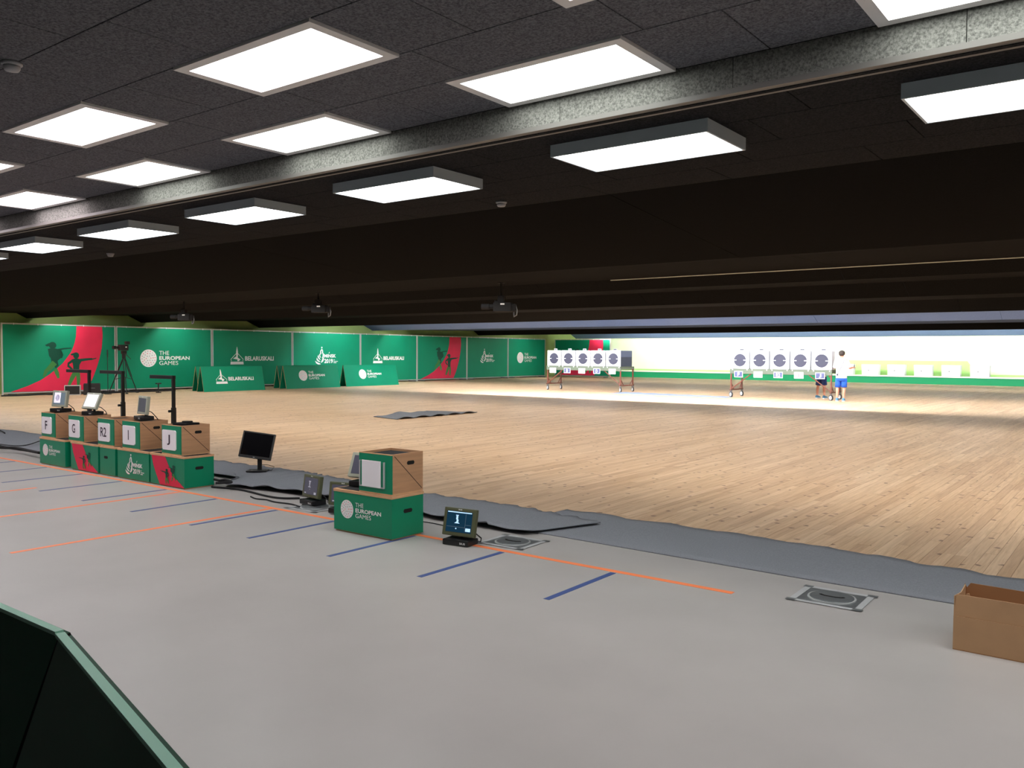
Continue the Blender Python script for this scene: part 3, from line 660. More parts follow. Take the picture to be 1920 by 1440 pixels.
# black 4:3 monitor on the felt
t = thing('computer_monitor', 'large black computer monitor tilted back on the grey felt runner', 'monitor', (-9.29,6.72,.047), math.radians(40))
MB().box((0,0,.008),(.26,.19,.016),None,.006).obj('base', M_BLACK, t); MB().box((.02,.03,.11),(.055,.035,.20),None,.006).obj('stem', M_BLACK, t)
m = Matrix.Rotation(math.radians(-17),3,'X') @ Matrix.Rotation(math.radians(8),3,'Y'); c = Vector((0,-.01,.335))
bz = MB().box(c,(.42,.045,.345),m,.006).obj('bezel', M_BLACK, t)
MB().prism(rect(-.19,-.14,.19,.155), c+m@Vector((0,-.0228,0)), m@X3, m@Z3, m@(-Y3), .001).obj('screen', M_BLACKS, t)
MB().prism(rect(-.02,-.163,.005,-.157), c+m@Vector((0,-.0228,0)), m@X3, m@Z3, m@(-Y3), .001).obj('badge', M_TAPE, bz)
MB().tube([(.03,.05,.08),(.12,.08,.07),(.20,.06,.05),(.18,.0,.008),(.05,.05,.006)], .004, 6).obj('cable', M_BLACK, t, True)
# ================================================================== BLACK L-SHAPED STANDS
for px_,py_,ax_,where in ((167,695,128,'F'),(230,697,191,'G'),(325,706,285,'I')):
    p = aty(px_,py_,6.5); q = aty(ax_,py_+1,6.5); t = thing('support_stand', 'tall black stand with a level arm rising behind the %s box'%where, 'stand', (p.x,6.5,.047), 0, 'black L stands'); h = p.z-.047; ln = q.x-p.x
    MB().box((0,0,.006),(.30,.30,.012),None,.003).obj('base_plate', M_BLACK, t); MB().box((0,0,h*.32),(.052,.052,h*.64),None,.003).obj('outer_post', M_BLACK, t)
    MB().box((0,0,h*.78),(.040,.040,h*.40),None,.003).obj('inner_post', M_BLACK, t); MB().cyl((0,-.026,h*.60),(0,-.075,h*.60),.018,10).obj('clamp_knob', M_BLACK, t)
    MB().box((ln/2,0,h-.012),(abs(ln)+.04,.052,.05),None,.005).obj('arm', M_BLACK, t)
# ================================================================== CABLES
def cable(pts, r, label, name='cable'):
    P = [Vector(p) for p in pts]; out = []
    for i in range(len(P)-1):
        p0_, p1_, p2_, p3_ = P[max(i-1,0)],P[i],P[i+1],P[min(i+2,len(P)-1)]
        for k in range(6):
            s = k/6; out.append(.5*((2*p1_)+(p2_-p0_)*s+(2*p0_-5*p1_+4*p2_-p3_)*s*s+(3*p1_-p0_-3*p2_+p3_)*s**3))
    out.append(P[-1]); return tag(MB().tube(out, r, 6).obj(name, M_BLACKM, None, True), label, 'cable')
g = lambda x,y,z=.008: tuple(atz(x,y,z))
cable([g(-20,838,.085),g(0,839,.085),g(31,840,.085),g(47,843,.085),g(60,846,.085),g(74,849,.085)], .022, 'thick black cable bundle on the felt left of the F crate')
cable([g(-20,830,.08),g(0,833,.08),g(31,836,.08),g(52,834,.08),g(74,827,.08)], .008, 'thin black cable looping over the felt left of the F crate')
cable([g(-20,800,.07),g(0,807,.07),g(9,812,.07)], .012, 'short black cable at the felt edge far behind the F crate')
cable([g(402,899,.09),g(412,901,.09),g(422,900,.09),g(434,904,.09),g(418,905,.09),g(405,906,.09)], .016, 'tangled black cable beside the J crate')
cable([g(397,913,.012),g(450,918,.012),g(500,930,.012),g(530,934,.012),g(562,934,.012)], .012, 'black cable along the lifted felt edge before the dark display')
cable([g(470,931,.01),g(480,935,.01),g(500,937,.01),g(515,941,.01),g(545,945,.01),g(562,950,.01)], .008, 'thin black cable with a loop leading to the dark display')
cable([g(792,978,.008),g(812,981,.008),g(836,986,.008)], .005, 'thin black cable from the lone crate to the lit display')
# ================================================================== CARDBOARD BOX
x0, x1, y0, y1, hc = -.845, -.12, 5.085, 5.42, .30
t = thing('cardboard_box', 'open brown cardboard box standing on the grey floor', 'cardboard box', (x0,y0,0)); W, D = x1-x0, y1-y0; th = .005
MB().span((0,0,0),(W,D,th)).obj('bottom', M_CARDI, t)
MB().span((0,0,th),(W,th,hc*.62)).obj('front_panel', M_CARD, t)
MB().prism([(0,hc*.62+.0015),(W,hc*.62+.0015),(W,hc+.004),(.012,hc+.004)], (0,.004,0), X3, Z3, Y3, th).obj('front_flap', M_CARD, t)
MB().prism([(0,th),(W,th),(W,hc-.012),(.03,hc-.002),(.012,hc-.03),(0,hc-.008)], (0,D-th,0), X3, Z3, Y3, th).obj('back_panel', M_CARDI, t)
MB().prism([(th,th),(D-th,th),(D-th,hc*.95),(D*.6,hc*.90),(th,hc*.98)], (0,0,0), Y3, Z3, X3, th).obj('side_panel', M_CARD, t)
MB().prism([(th,th),(D-th,th),(D-th,hc*.95),(th,hc*.98)], (W-th,0,0), Y3, Z3, X3, th).obj('side_panel', M_CARD, t)
MB().prism([(.02,hc*.84),(.07,hc*.86),(.06,hc*.99),(.045,hc*.97)], (0.0,.09,0), X3, Z3, Y3, th).obj('torn_flap', M_CARD, t)
# ================================================================== A-FRAME BOARDS
M_EDGE_LIT = mat('board_edge_lit', (.38,.85,.63), .5)  # near boards' top edge, its lit brightness put into the colour
def aframe(loc, rz, L_, label, deco=None, half=.25, H_=1.0, edge=None, cut0=0., cut1=0., group=None):
    t = thing('a_frame_board', label, 'advertising board', loc, rz, group); th = .018; edge = edge or M_PLYE
    for s, nm, c0, c1 in ((-1,'front_board',cut0,cut1),(1,'back_board',0,0)):
        a = Vector((0,s*.012,H_)); b = Vector((0,s*half,0)); d = (b-a); n = Vector((0,-d.z,d.y)).normalized()
        if n.y*s < 0: n = -n
        P = [a+X3*0,a+X3*L_,b+X3*(L_+c1),b+X3*c0]; Q = [p-n*th for p in P]
        Q[2].z = max(Q[2].z,0); Q[3].z = max(Q[3].z,0)
        mb = MB(); mb.v = [tuple(p) for p in P+Q]; mb.f = [(0,1,2,3),(4,5,6,7),(0,1,5,4),(1,2,6,5),(2,3,7,6),(3,0,4,7)]
        bd = mb.obj(nm, M_GREEN if edge is M_PLYE else mat('board_green_shaded',(.0,.105,.052),.5), t)  # near boards get a lowered green that paints in their shaded side
        for x_, c_, s_ in ((0,c0,1),(L_,c1,-1)):
            e = MB(); e.quad(a+X3*(x_-.0015*s_)+n*.0,a+X3*(x_-.0015*s_)-n*th,b+X3*(x_+c_-.0015*s_)-n*th*.98,b+X3*(x_+c_-.0015*s_))
            e.obj('edge_strip', edge if edge is M_PLYE else M_SLOT, bd, fix=False)
        if s < 0 or edge is M_PLYE: MB().span((0,s*.001,H_+.0005),(L_,s*.019,H_+.009)).obj('top_edge', edge if edge is not M_PLYE else M_GREEN, bd)
        if s < 0 and deco:
            v = (a-b).normalized(); deco(t, b, v, n, L_)
    MB().span((.3,-half*.62,.375),(.33,half*.62,.39)).obj('brace', M_PLYE, t); MB().span((L_-.33,-half*.62,.375),(L_-.3,half*.62,.39)).obj('brace', M_PLYE, t)
    return t
def d_bel(t,b,v,n,L_): pr_belaruskali(t, b+X3*(L_*.30)+v*.30, X3, v, n, .62)
def d_eu(t,b,v,n,L_): pr_european(t, b+X3*(L_*.33)+v*.58, X3, v, n, .47)
R90 = math.pi/2
aframe((-30.27,19.22,0), R90, 2.9, 'low green A-frame board printed BELARUSKALI in front of the banner fence', d_bel)
aframe((-30.92,19.42,0), R90, 2.7, 'plain green A-frame board tucked behind the BELARUSKALI board')
aframe((-30.27,23.22,0), R90, 3.05, 'low green A-frame board with round emblem next to the BELARUSKALI board', d_eu)
aframe((-30.92,23.40,0), R90, 2.8, 'plain green A-frame board tucked behind the middle board with round emblem')
aframe((-30.40,26.75,0), R90, 3.45, 'low green A-frame board with round emblem farthest from the tripod camera', d_eu)
C = atz(122,1182,1.008)
aframe((C.x-2.9-.004,C.y,0), 0, 2.9, 'shade-darkened green A-frame board standing level with the firing line close behind the lanes', None, .36, 1.0, M_EDGE_LIT, 0, -.06)
aframe((C.x+.012,C.y-.005,0), math.atan2(-.18,.76), 2.9, 'shade-darkened green A-frame board butted at an angle against its neighbour close behind the lanes', None, .36, 1.0, M_EDGE_LIT, .07, 0)
# ================================================================== BANNER FENCE
PX = [2,217.5,397.5,548,675.5,781.5,875,952,1022]; K = -.025
def on_line(px_):
    d = ray(px_,690); s = (-32.7+13*-K)/(d.x-K*d.y); return Vector((d.x*s,d.y*s,0))
PO = [on_line(x) for x in PX]
def banner(a, b, label, deco, gap=.03):
    d = b-a; W = d.length-gap; rz = math.atan2(d.y,d.x); t = thing('banner_panel', label, 'banner', a+d.normalized()*gap/2, rz, 'green event banners on the side fence')
    for x_ in (.022,W-.022): MB().span((x_-.022,-.022,0),(x_+.022,.022,2.60)).obj('post', M_ALU, t)
    MB().span((.044,-.018,2.555),(W-.044,.018,2.595)).obj('top_rail', M_ALU, t); MB().span((.044,-.018,.06),(W-.044,.018,.10)).obj('bottom_rail', M_ALU, t)
    for x_ in (.35,W-.35): MB().span((x_-.03,-.28,0),(x_+.03,.28,.05)).obj('foot', M_METG, t)
    fb = MB().span((.05,-.012,.115),(W-.05,-.004,2.545)).obj('fabric', M_GREEN, t)
    for k in range(5):
        x_ = W*(k+.5)/5; MB().span((x_-.012,-.021,2.535),(x_+.012,.021,2.60)).obj('tie', M_WHITE, t)
    if deco: deco(t, W)
    return t
o_ = lambda x,z: Vector((x,-.012,z))
b_eu = lambda t,W: pr_european(t, o_(W*.315,1.32), X3, Z3, -Y3, .72)
b_be = lambda t,W: pr_belaruskali(t, o_(W*.29,1.02), X3, Z3, -Y3, .82)
b_mi = lambda t,W: pr_minsk(t, o_(W*.40,1.02), X3, Z3, -Y3, .86)
b_sh = lambda t,W: pr_shooters(t, o_(.04,2.545), X3, Z3, -Y3, (W-.05)/1025, 2.43/600, True)
labs = ['large banner with red swoosh and two shooters beside the black cases','banner with round emblem and THE EUROPEAN GAMES behind the tripod camera','BELARUSKALI banner behind the first A-frame board','MINSK 2019 banner behind the middle A-frame board','BELARUSKALI banner behind the farthest A-frame board','banner with red swoosh and shooters between BELARUSKALI and MINSK 2019 banners','MINSK 2019 banner beside the far red swoosh banner','THE EUROPEAN GAMES banner at the far end of the fence']
for k,(f_,l_) in enumerate(zip((b_sh,b_eu,b_be,b_mi,b_be,b_sh,b_mi,b_eu),labs)): banner(PO[k],PO[k+1],l_,f_)
banner(Vector((-33.75,49.2,0)),Vector((-29.2,49.2,0)),'banner with red swoosh standing across the range behind the target cart',b_sh)
# ================================================================== THINGS BY THE BANNERS
def tube_leg(mb, a, b, r): mb.tube([a,b], r, 8)
tp = Vector((-31.25,16.62,0)); t = thing('tripod_camera', 'television camera on a black tripod before the banner fence', 'camera tripod', tp, 0)
hd_ = Vector((0,0,1.40))
for a in (100,220,340):
    e = Vector((.58*math.cos(math.radians(a)),.58*math.sin(math.radians(a)),0)); m1 = hd_.lerp(e,.55); lg = MB()
    n_ = Vector((-e.y,e.x,0)).normalized()*.035
    lg.tube([hd_+n_,m1+n_],.016,6); lg.tube([hd_-n_,m1-n_],.016,6); lg.tube([m1,e+Vector((0,0,.02))],.018,6); lg.box(e+Vector((0,0,.015)),(.09,.09,.03),None,.008)
    l_ = lg.obj('leg', M_BLACK, t); MB().tube([hd_.lerp(e,.62),Vector((0,0,.62))],.010,6).obj('spreader', M_BLACK, l_)
MB().cyl((0,0,1.34),(0,0,1.50),.07,12).obj('bowl', M_BLACK, t); MB().box((0,0,1.56),(.16,.16,.12),None,.02).obj('fluid_head', M_BLACK, t)
MB().tube([(0,.05,1.52),(-.15,.35,1.30)],.012,6).obj('pan_bar', M_BLACK, t)
cb_ = MB().box((0,-.02,1.74),(.16,.34,.22),None,.02).obj('camera_body', M_BLACK, t)
MB().tube([(0,-.18,1.74),(0,-.30,1.74),(0,-.32,1.74),(0,-.42,1.74)],.06,12,rs=[.05,.05,.065,.07]).obj('lens', M_BLACK, t); MB().box((.03,.12,1.92),(.12,.16,.12),None,.015).obj('viewfinder', M_BLACK, t); MB().box((.082,.05,1.76),(.004,.06,.04)).obj('badge', M_WHITE, cb_)
t = thing('microphone_stand', 'thin black microphone stand beside the tripod camera', 'stand', (-31.0,15.86,0))
MB().cyl((0,0,0),(0,0,.02),.13,16).obj('base', M_BLACK, t); MB().cyl((0,0,.02),(0,0,1.35),.013,8).obj('pole', M_BLACK, t); MB().tube([(0,0,1.35),(0,0,1.5),(0,0,1.66)],.02,8,rs=[.015,.026,.022]).obj('microphone', M_BLACK, t)
t = thing('small_stand', 'small black floor stand with a flat top near the tripod', 'stand', (-30.75,17.72,0))
MB().cyl((0,0,0),(0,0,.03),.10,14).obj('base', M_BLACK, t); MB().cyl((0,0,.03),(0,0,.34),.022,8).obj('pole', M_BLACK, t); MB().box((0,0,.36),(.10,.20,.05),None,.01).obj('top_plate', M_BLACK, t)
t = thing('flight_case', 'black case with pale edges under the red swoosh banner', 'case', (-31.45,14.50,0), math.radians(60))
W,D,H_ = .50,.30,.34
MB().span((0,0,0),(W,D,H_)).obj('body', M_BLACK, t)
ed = MB()
for x_ in (0,W):
    for y_ in (0,D): ed.span((x_-.012,y_-.012,0),(x_+.012,y_+.012,H_+.01))
for z_ in (.012,H_):
    for y_ in (0,D): ed.span((0,y_-.012,z_-.012),(W,y_+.012,z_+.012))
    for x_ in (0,W): ed.span((x_-.012,0,z_-.012),(x_+.012,D,z_+.012))
ed.obj('edge_profile', M_ALU, t)
t = thing('equipment_case', 'plain black hard case beside the pale-edged case', 'case', (-31.05,15.02,0), math.radians(60))
MB().box((.24,.15,.20),(.55,.30,.40),None,.02).obj('body', M_BLACK, t); MB().box((.24,.15,.405),(.53,.28,.03),None,.01).obj('lid', M_BLACK, t); MB().tube([(.14,-.01,.25),(.14,-.03,.25),(.34,-.03,.25),(.34,-.01,.25)],.010,6).obj('handle', M_METG, t)
cable([(-32.0,12.6,.02),(-31.9,13.2,.02),(-32.05,14.0,.02),(-31.75,14.4,.02),(-31.9,15.2,.02),(-31.5,16.0,.02),(-31.8,17.0,.02),(-31.6,18.2,.02),(-31.7,19.0,.02)], .028, 'black cable lying along the foot of the first banners')
cable([(-32.32,12.8,.02),(-32.28,14.6,.02),(-32.36,15.5,.02),(-32.3,16.6,.02),(-32.38,17.6,.02),(-32.35,18.6,.02),(-32.4,19.4,.02)], .022, 'thin black cable close to the bottom rail of the first banners')
# hanging cameras
def hang_cam(px_, py_, label):
    y = 12.5; p = aty(px_,py_,y); zc = 2.79+(y-10)/4*.22; t = thing('ceiling_camera', label, 'camera', (p.x,y,zc), math.radians(25), 'cameras hanging from the baffle'); h = zc-p.z
    MB().cyl((0,0,0),(0,0,-.015),.07,14).obj('ceiling_plate', M_BLACKM, t); MB().cyl((0,0,-.015),(0,0,-h+.10),.024,8).obj('drop_pole', M_BLACKM, t)
    MB().box((0,0,-h+.10),(.13,.13,.15),None,.015).obj('pan_head', M_BLACKM, t)
    bd = MB().box((.03,0,-h-.04),(.34,.17,.17),None,.015).obj('camera_body', M_BLACKM, t)
    MB().tube([(-.12,0,-h-.03),(-.22,0,-h-.03),(-.24,0,-h-.03),(-.38,0,-h-.03)],.05,12,rs=[.045,.045,.055,.055]).obj('lens', M_BLACKM, t)
    MB().box((-.05,-.01,-h+.065),(.16,.05,.04),None,.01).obj('top_handle', M_BLACKM, t); MB().box((.22,0,-h-.05),(.12,.10,.14),None,.02).obj('battery', M_BLACKM, t)
    MB().span((.0,-.088,-h-.0),(.08,-.0855,-h+.03)).obj('badge', M_WHITE, bd)
    MB().tube([(.27,0,-h),(.31,-.02,-h-.10),(.30,-.03,-h-.19),(.25,-.02,-h-.22),(.24,0,-h-.13)],.013,6).obj('cable_loop', M_METG, t, True)
hang_cam(345,592,'black camera hung from the baffle before the EUROPEAN GAMES banner')
hang_cam(597,576,'black camera hung from the baffle above the MINSK 2019 banner')
hang_cam(940,572,'black camera hung from the baffle with a grey cable loop')
# ================================================================== TARGET CARTS AND TARGETS
def cart(x, y, label, signs):
    t = thing('target_cart', label, 'cart', (x,y,0), 0); W, D = 3.74, 1.15
    MB().span((0,0,.885),(W,.03,1.065)).obj('front_board', M_CARTG, t); MB().span((0,D-.03,.93),(W,D,1.065)).obj('rear_board', M_CARTG, t)
    for x_ in (0,W-.05): MB().span((x_,.03,.96),(x_+.05,D-.03,1.03)).obj('end_rail', M_CARTG, t)
    MB().span((0,.03,1.045),(W,D-.03,1.065)).obj('deck', M_CARTG, t)
    for sx, x_ in ((1,.03),(-1,W-.03)):
        for y_ in (.055,D-.055):
            MB().span((x_-.025,y_-.025,.27),(x_+.025,y_+.025,.96)).obj('leg', M_RUST, t)
            wx = x_; fk = MB().span((wx-.035,y_-.03,.195),(wx+.035,y_+.03,.27)).span((wx-.036,y_-.02,.09),(wx-.028,y_+.02,.2)).span((wx+.028,y_-.02,.09),(wx+.036,y_+.02,.2)).obj('caster_fork', M_METG, t)
            a = math.radians(35); ax = Vector((math.sin(a),math.cos(a),0)); c = Vector((wx,y_,.10))
            wh = MB().cyl(c-ax*.022,c+ax*.022,.10,20).obj('wheel', M_RUBB, t); MB().cyl(c-ax*.026,c+ax*.026,.070,16).obj('hub', M_WHEEL, wh)
        MB().span((x_-.025,-.03,.255),(x_+.025,D+.03,.30)).obj('base_rail', M_RUST, t)
        MB().tube([(x_,.05,.30),(x_+sx*.78,.05,.885)],.022,6).obj('diagonal_brace', M_RUST, t)
        MB().tube([(x_,D-.30,.29),(x_,D-.07,.55)],.018,6).obj('gusset', M_RUST, t); MB().tube([(x_,.30,.29),(x_,.07,.55)],.018,6).obj('gusset', M_RUST, t)
    for k in range(5):
        for q in (.08,.64): MB().cyl((.03+.75*k+q,-.012,1.035),(.03+.75*k+q,0,1.035),.020,8).obj('bolt_head', M_WHITE, t)
    for k,(s,kind) in enumerate(signs):
        x_ = .18+.75*k
        pl = MB().span((x_,-.02,.755),(x_+.33,-.004,.98)).obj('sign_plate', M_PAPER, t)
        if kind == 'b': MB().flat(rect(x_+.02,.775,x_+.31,.96), (0,-.0215,0), X3, Z3).obj('sign_field', M_BLUEI, pl, fix=False)
        wd = {'R1':.15,'R2':.16,'I':.03}.get(s,.09)
        tx = MB(); text(tx, s, Vector((x_+.165-wd/2,-.0235,.80)), X3, Z3, wd, .135, .04 if kind == 'b' else 0.); tx.obj('lettering', M_PAPER if kind == 'b' else M_PINK, pl, fix=False)
    return t
M_TW = mat('target_white', (.78,.79,.82), .6)
def target(x, y, label, dark=True, D=.56):
    t = thing('shooting_target', label, 'target', (x,y,1.066), 0, 'round black targets on the carts'); W, H_ = .695, .675
    MB().span((0,0,.01),(W,.02,H_)).obj('front_panel', M_TW, t); MB().span((.02,.02,.01),(W-.02,D,H_-.01)).obj('housing', M_HOUS if dark else M_TW, t)
    if dark:
        MB().span((.015,.02,H_*.60),(W-.015,D+.005,H_-.005)).obj('housing_hood', mat('target_hood_slate',(.10,.125,.20),.5), t); MB().span((W-.10,D+.02,0),(W-.05,D+.07,H_*.9)).obj('rear_post', M_CARTG, t)
    MB().span((.06,.03,0),(.10,D-.04,.01)).span((W-.10,.03,0),(W-.06,D-.04,.01)).obj('runner', M_METG, t)
    c = Vector((W/2,-.001,.325)); MB().flat(ell(0,0,.235,.235,40), c, X3, Z3).obj('black_disc', M_TGT, t, fix=False)
    MB().flat(rect(-.24,-.014,-.135,.014), c-Y3*.001, X3, Z3).obj('sighting_bar', M_TW, t, fix=False); MB().flat(rect(.135,-.014,.24,.014), c-Y3*.001, X3, Z3).obj('sighting_bar', M_TW, t, fix=False)
    MB().span((W/2-.03,.05,H_-.01),(W/2+.13,.06,H_+.075)).obj('number_tag', M_TW, t); MB().flat(rect(W/2-.02,H_+.025,W/2+.12,H_+.06), (0,.048,0), X3, Z3).obj('tag_print', M_TGT, t, fix=False)
    return t
C1, C2 = (-21.43,30.62), (-12.76,30.25)
cart(*C1,'target cart with pink A and blue B signs standing near the banners',(('A','p'),('B','b'),('R1','p'),('D','b'),('E','p')))
cart(*C2,'target cart with blue F, R2 and J signs beside the person in white',(('F','b'),('G','p'),('R2','b'),('I','p'),('J','b')))
for k,s in enumerate('A B R1 D E'.split()): target(C1[0]+.03+.75*k, C1[1]+.02, 'white panel with black disc above the %s sign'%s, k == 4, .98 if k == 4 else .56)
for k,s in enumerate('F G R2 I J'.split()): target(C2[0]+.03+.75*k, C2[1]+.02, 'white panel with black disc above the %s sign'%s, False, .40)
# ================================================================== WHITE TARGET BOXES ON THE BACK LEDGE
for k in range(6):
    x = -15.05+1.405*k; t = thing('target_box', ORD[k]+' white target box on the end wall ledge, counted from the person in white', 'target', (x,51.5,.45), 0, 'white boxes on the end wall ledge'); W, H_, D = .90, .62, .45
    mb = MB(); P = [(0,0,0),(W,0,0),(W,D,0),(0,D,0),(-.02,-.02,H_),(W+.02,-.02,H_),(W+.02,D,H_),(-.02,D,H_)]
    mb.v = P; mb.f = [(0,1,2,3),(4,5,6,7),(0,1,5,4),(1,2,6,5),(2,3,7,6),(3,0,4,7)]; mb.obj('housing', M_TW, t)
    MB().flat(ell(W/2-.08,H_*.45,.028,.028,12), (0,-.022,0), X3, Z3).obj('aiming_dot', M_TGT, t, fix=False)
# ================================================================== PEOPLE
def skin_body(V, E_, name, m, sub=2):
    me = bpy.data.meshes.new(name); me.from_pydata([v[0] for v in V],E_,[]); o = bpy.data.objects.new(name,me); COL.objects.link(o)
    md = o.modifiers.new('s','SKIN'); sv = me.skin_vertices[0].data
    for i,v in enumerate(V):
        r_ = v[1]; sv[i].radius = (r_,r_) if not isinstance(r_,tuple) else r_
    sv[0].use_root = True
    sb = o.modifiers.new('b','SUBSURF'); sb.levels = sub; sb.render_levels = sub
    dg = bpy.context.evaluated_depsgraph_get(); nm = bpy.data.meshes.new_from_object(o.evaluated_get(dg)); bpy.data.objects.remove(o)
    return nm
def ring(c, rx, ry, n=20, tilt=None):
    P = [Vector((rx*math.cos(2*math.pi*k/n), ry*math.sin(2*math.pi*k/n),0)) for k in range(n)]
    if tilt is not None: P = [tilt@p for p in P]
    return [Vector(c)+p for p in P]
def limb_ring(a, b, t, r, n=14):
    a = Vector(a); b = Vector(b); d = (b-a).normalized(); q = Z3.rotation_difference(d).to_matrix(); return [a.lerp(b,t)+q@Vector((r*math.cos(2*math.pi*k/n),r*math.sin(2*math.pi*k/n),0)) for k in range(n)]
def person(label, loc, rz, shorts, J):
    t = thing('person', label, 'person', loc, rz)
    V = [((0,0,.93),(.13,.10)),((0,0,1.12),(.125,.095)),((0,.01,1.33),(.15,.10)),((0,.015,1.46),.055),((0,.025,1.53),.052),((0,.035,1.585),.075),((0,.03,1.655),.088),((0,.02,1.715),.065)]
    E_ = [(0,1),(1,2),(2,3),(3,4),(4,5),(5,6),(6,7)]
    for s,side in ((-1,'l'),(1,'r')):
        i = len(V); kn, an = J['knee_'+side], J['ankle_'+side]
        V += [((s*.09,0,.86),.085),(tuple(Vector((s*.09,0,.86)).lerp(Vector(kn),.5)),.075),(kn,.055),(tuple(Vector(kn).lerp(Vector(an),.35)+Vector((0,-.015,0))),.056),(an,.036),((an[0]+s*.01,an[1]+.13,.035),.035)]
        E_ += [(0,i),(i,i+1),(i+1,i+2),(i+2,i+3),(i+3,i+4),(i+4,i+5)]
        i = len(V); el, wr = J['elbow_'+side], J['wrist_'+side]; d = (Vector(wr)-Vector(el)).normalized()
        V += [((s*.17,.0,1.40),.062),(tuple(Vector((s*.17,0,1.40)).lerp(Vector(el),.55)),.048),(el,.040),(wr,.027),(tuple(Vector(wr)+d*.06),(.036,.018))]
        E_ += [(2,i),(i,i+1),(i+1,i+2),(i+2,i+3),(i+3,i+4)]
    me = skin_body(V, E_, 'body', M_SKIN)
    mb = MB(); mb.v = [tuple(v.co) for v in me.vertices]; mb.f = [tuple(p.vertices) for p in me.polygons]; bpy.data.meshes.remove(me)
    for s,side in ((-1,'l'),(1,'r')):     # fingers, curled, and a thumb off the side of the palm
        el, wr = Vector(J['elbow_'+side]), Vector(J['wrist_'+side]); d = (wr-el).normalized(); sd = d.cross(Z3).normalized(); dn = -sd.cross(d).normalized()
        pm = wr+d*.06
        for k in range(4):
            b0 = pm+sd*(.024-.016*k)+d*.015; ln = (.068,.076,.072,.058)[k]
            mb.tube([b0-d*.02,b0+d*ln*.45,b0+d*ln*.75+dn*ln*.3,b0+d*ln*.7+dn*ln*.65],.009,8,rs=[.010,.009,.0085,.007])
        b0 = wr+d*.025+sd*.03*s*-1; mb.tube([b0-sd*.01*s*-1,b0+sd*.022*s*-1+d*.03,b0+sd*.018*s*-1+d*.055+dn*.012],.010,8,rs=[.013,.011,.008])
    for s in (-1,1): mb.loft([ring((s*.088,.03,1.60),.008,.020,8),ring((s*.096,.025,1.63),.010,.026,8),ring((s*.092,.025,1.66),.008,.020,8)])
    mb.loft([ring((0,.115,1.60),.018,.014,8),ring((0,.125,1.612),.012,.012,8),ring((0,.112,1.65),.008,.008,8)])
    bd = mb.obj('body', M_SKIN, t, True)
    ey = MB()
    for s in (-1,1): ey.loft([ring((s*.034,.108,1.648),.010,.006,8),ring((s*.034,.110,1.655),.012,.008,8),ring((s*.034,.108,1.662),.010,.006,8)])
    ey.obj('eyes', M_HAIR, bd); MB().loft([ring((0,.112,1.566),.022,.006,8),ring((0,.113,1.573),.022,.006,8)]).obj('mouth', M_RED, bd)
    MB().loft([ring((0,-.030,1.575),.06,.05),ring((0,-.015,1.62),.096,.088),ring((0,.005,1.665),.106,.105),ring((0,.012,1.71),.100,.102),ring((0,.012,1.745),.070,.078),ring((0,.01,1.765),.025,.03)]).obj('hair', M_HAIR, t, True)
    sh = MB().loft([ring((0,0,.80),.185,.135),ring((0,0,.90),.185,.138),ring((0,0,1.05),.180,.135),ring((0,.005,1.22),.195,.140),ring((0,.01,1.34),.205,.135),ring((0,.01,1.42),.185,.115),ring((0,.012,1.465),.115,.085),ring((0,.014,1.495),.070,.070)]).obj('polo_shirt', M_SHIRT, t, True)
    for s,side in ((-1,'l'),(1,'r')):
        a, e = Vector((s*.145,0,1.41)), Vector(J['elbow_'+side])
        MB().loft([limb_ring(a,e,q_,r_) for q_,r_ in ((0,.085),(.3,.085),(.6,.080),(.92,.078))]).obj('sleeve', M_SHIRT, sh, True)
        MB().loft([ring((s*.045,0,1.487),.03,.03,8),ring((s*.05,.0,1.515),.028,.03,8)]).obj('collar', M_SHIRT, sh, True)
    sp = MB().loft([ring((0,0,.70),.175,.13),ring((0,0,.80),.182,.135),ring((0,0,.86),.178,.130)]).obj('shorts', shorts, t, True)
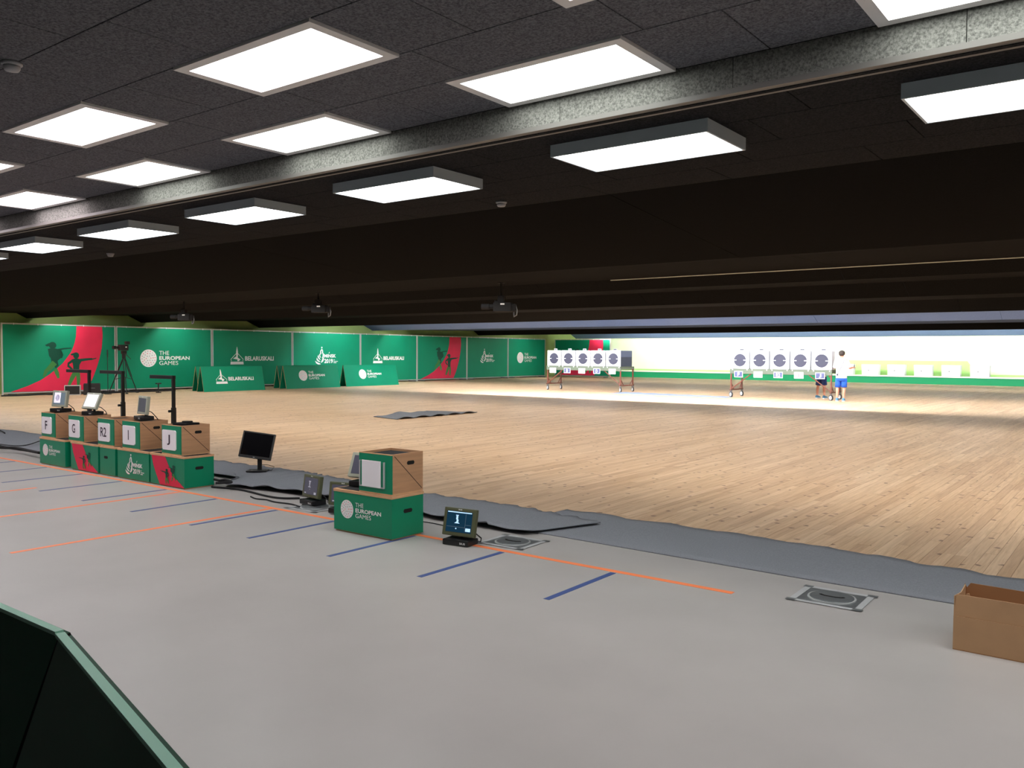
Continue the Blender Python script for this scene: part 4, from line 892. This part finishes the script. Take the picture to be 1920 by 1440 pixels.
    for s,side in ((-1,'l'),(1,'r')):
        a, k_ = Vector((s*.085,0,.82)), Vector(J['knee_'+side])
        MB().loft([limb_ring(a,k_,q_,r_) for q_,r_ in ((0,.098),(.3,.102),(.7,.098),(.98,.096))]).obj('shorts_leg', shorts, sp, True)
        an = J['ankle_'+side]; fx, fy = an[0], an[1]
        fo = MB().loft([[Vector((fx+wx*x_,fy+y_,z_)) for x_,z_ in ((-1,.02),(1,.02),(1,.02+h_*.6),(.55,.02+h_),(-.55,.02+h_),(-1,.02+h_*.6))] for y_,wx,h_ in ((-.075,.030,.06),(-.055,.040,.095),(.0,.042,.10),(.06,.044,.075),(.13,.046,.055),(.185,.034,.04))]).obj('shoe', M_SHOE, t, True)
        MB().prism([(-.04,-.08),(.04,-.08),(.05,.10),(.042,.17),(.0,.20),(-.042,.17),(-.05,.10)], (fx,fy,0), X3, Y3, Z3, .024).obj('sole', M_SOLE, fo)
    return t, sh
J1 = dict(knee_l=(-.12,.03,.48),ankle_l=(-.13,.0,.09),knee_r=(.09,.03,.48),ankle_r=(.08,.0,.09),elbow_l=(-.25,.12,1.14),wrist_l=(-.21,.34,1.12),elbow_r=(.27,.02,1.14),wrist_r=(.34,.22,1.17))
t, sh = person('person in white polo and bright blue shorts standing at the cart, back turned', (-8.70,30.28,0), math.radians(8), M_SHORT, J1)
ln = MB().tube([(.10,-.10,1.44),(.06,-.146,1.30),(-.02,-.150,1.12),(-.09,-.138,.98),(-.11,-.132,.93)],.008,6).obj('shoulder_strap', M_TGT, sh); MB().box((-.11,-.142,.92),(.05,.012,.06),None,.004).obj('pass_pouch', M_TGT, ln)
td = thing('hand_tool', 'small dark tool held by the person in white', 'tool', Vector((-8.70,30.28,0))+Matrix.Rotation(math.radians(8),3,'Z')@Vector((.372,.322,1.20))); MB().cyl((0,0,-.01),(0,.01,.05),.013,8).obj('grip', M_BLACK, td); MB().cyl((0,.01,.05),(0,.02,.11),.006,8).obj('shaft', M_METG, td)
J2 = dict(knee_l=(-.14,.02,.48),ankle_l=(-.16,.0,.09),knee_r=(.11,.02,.48),ankle_r=(.13,.0,.09),elbow_l=(-.26,.0,1.14),wrist_l=(-.25,.10,.92),elbow_r=(.26,.0,1.14),wrist_r=(.25,.10,.92))
p = atz(1540,749.5); q = aty(1540,720,31.68)
person('person in navy shorts standing behind the target board, only the legs showing', (q.x,31.68,0), math.radians(-14), M_SHORT2, J2)
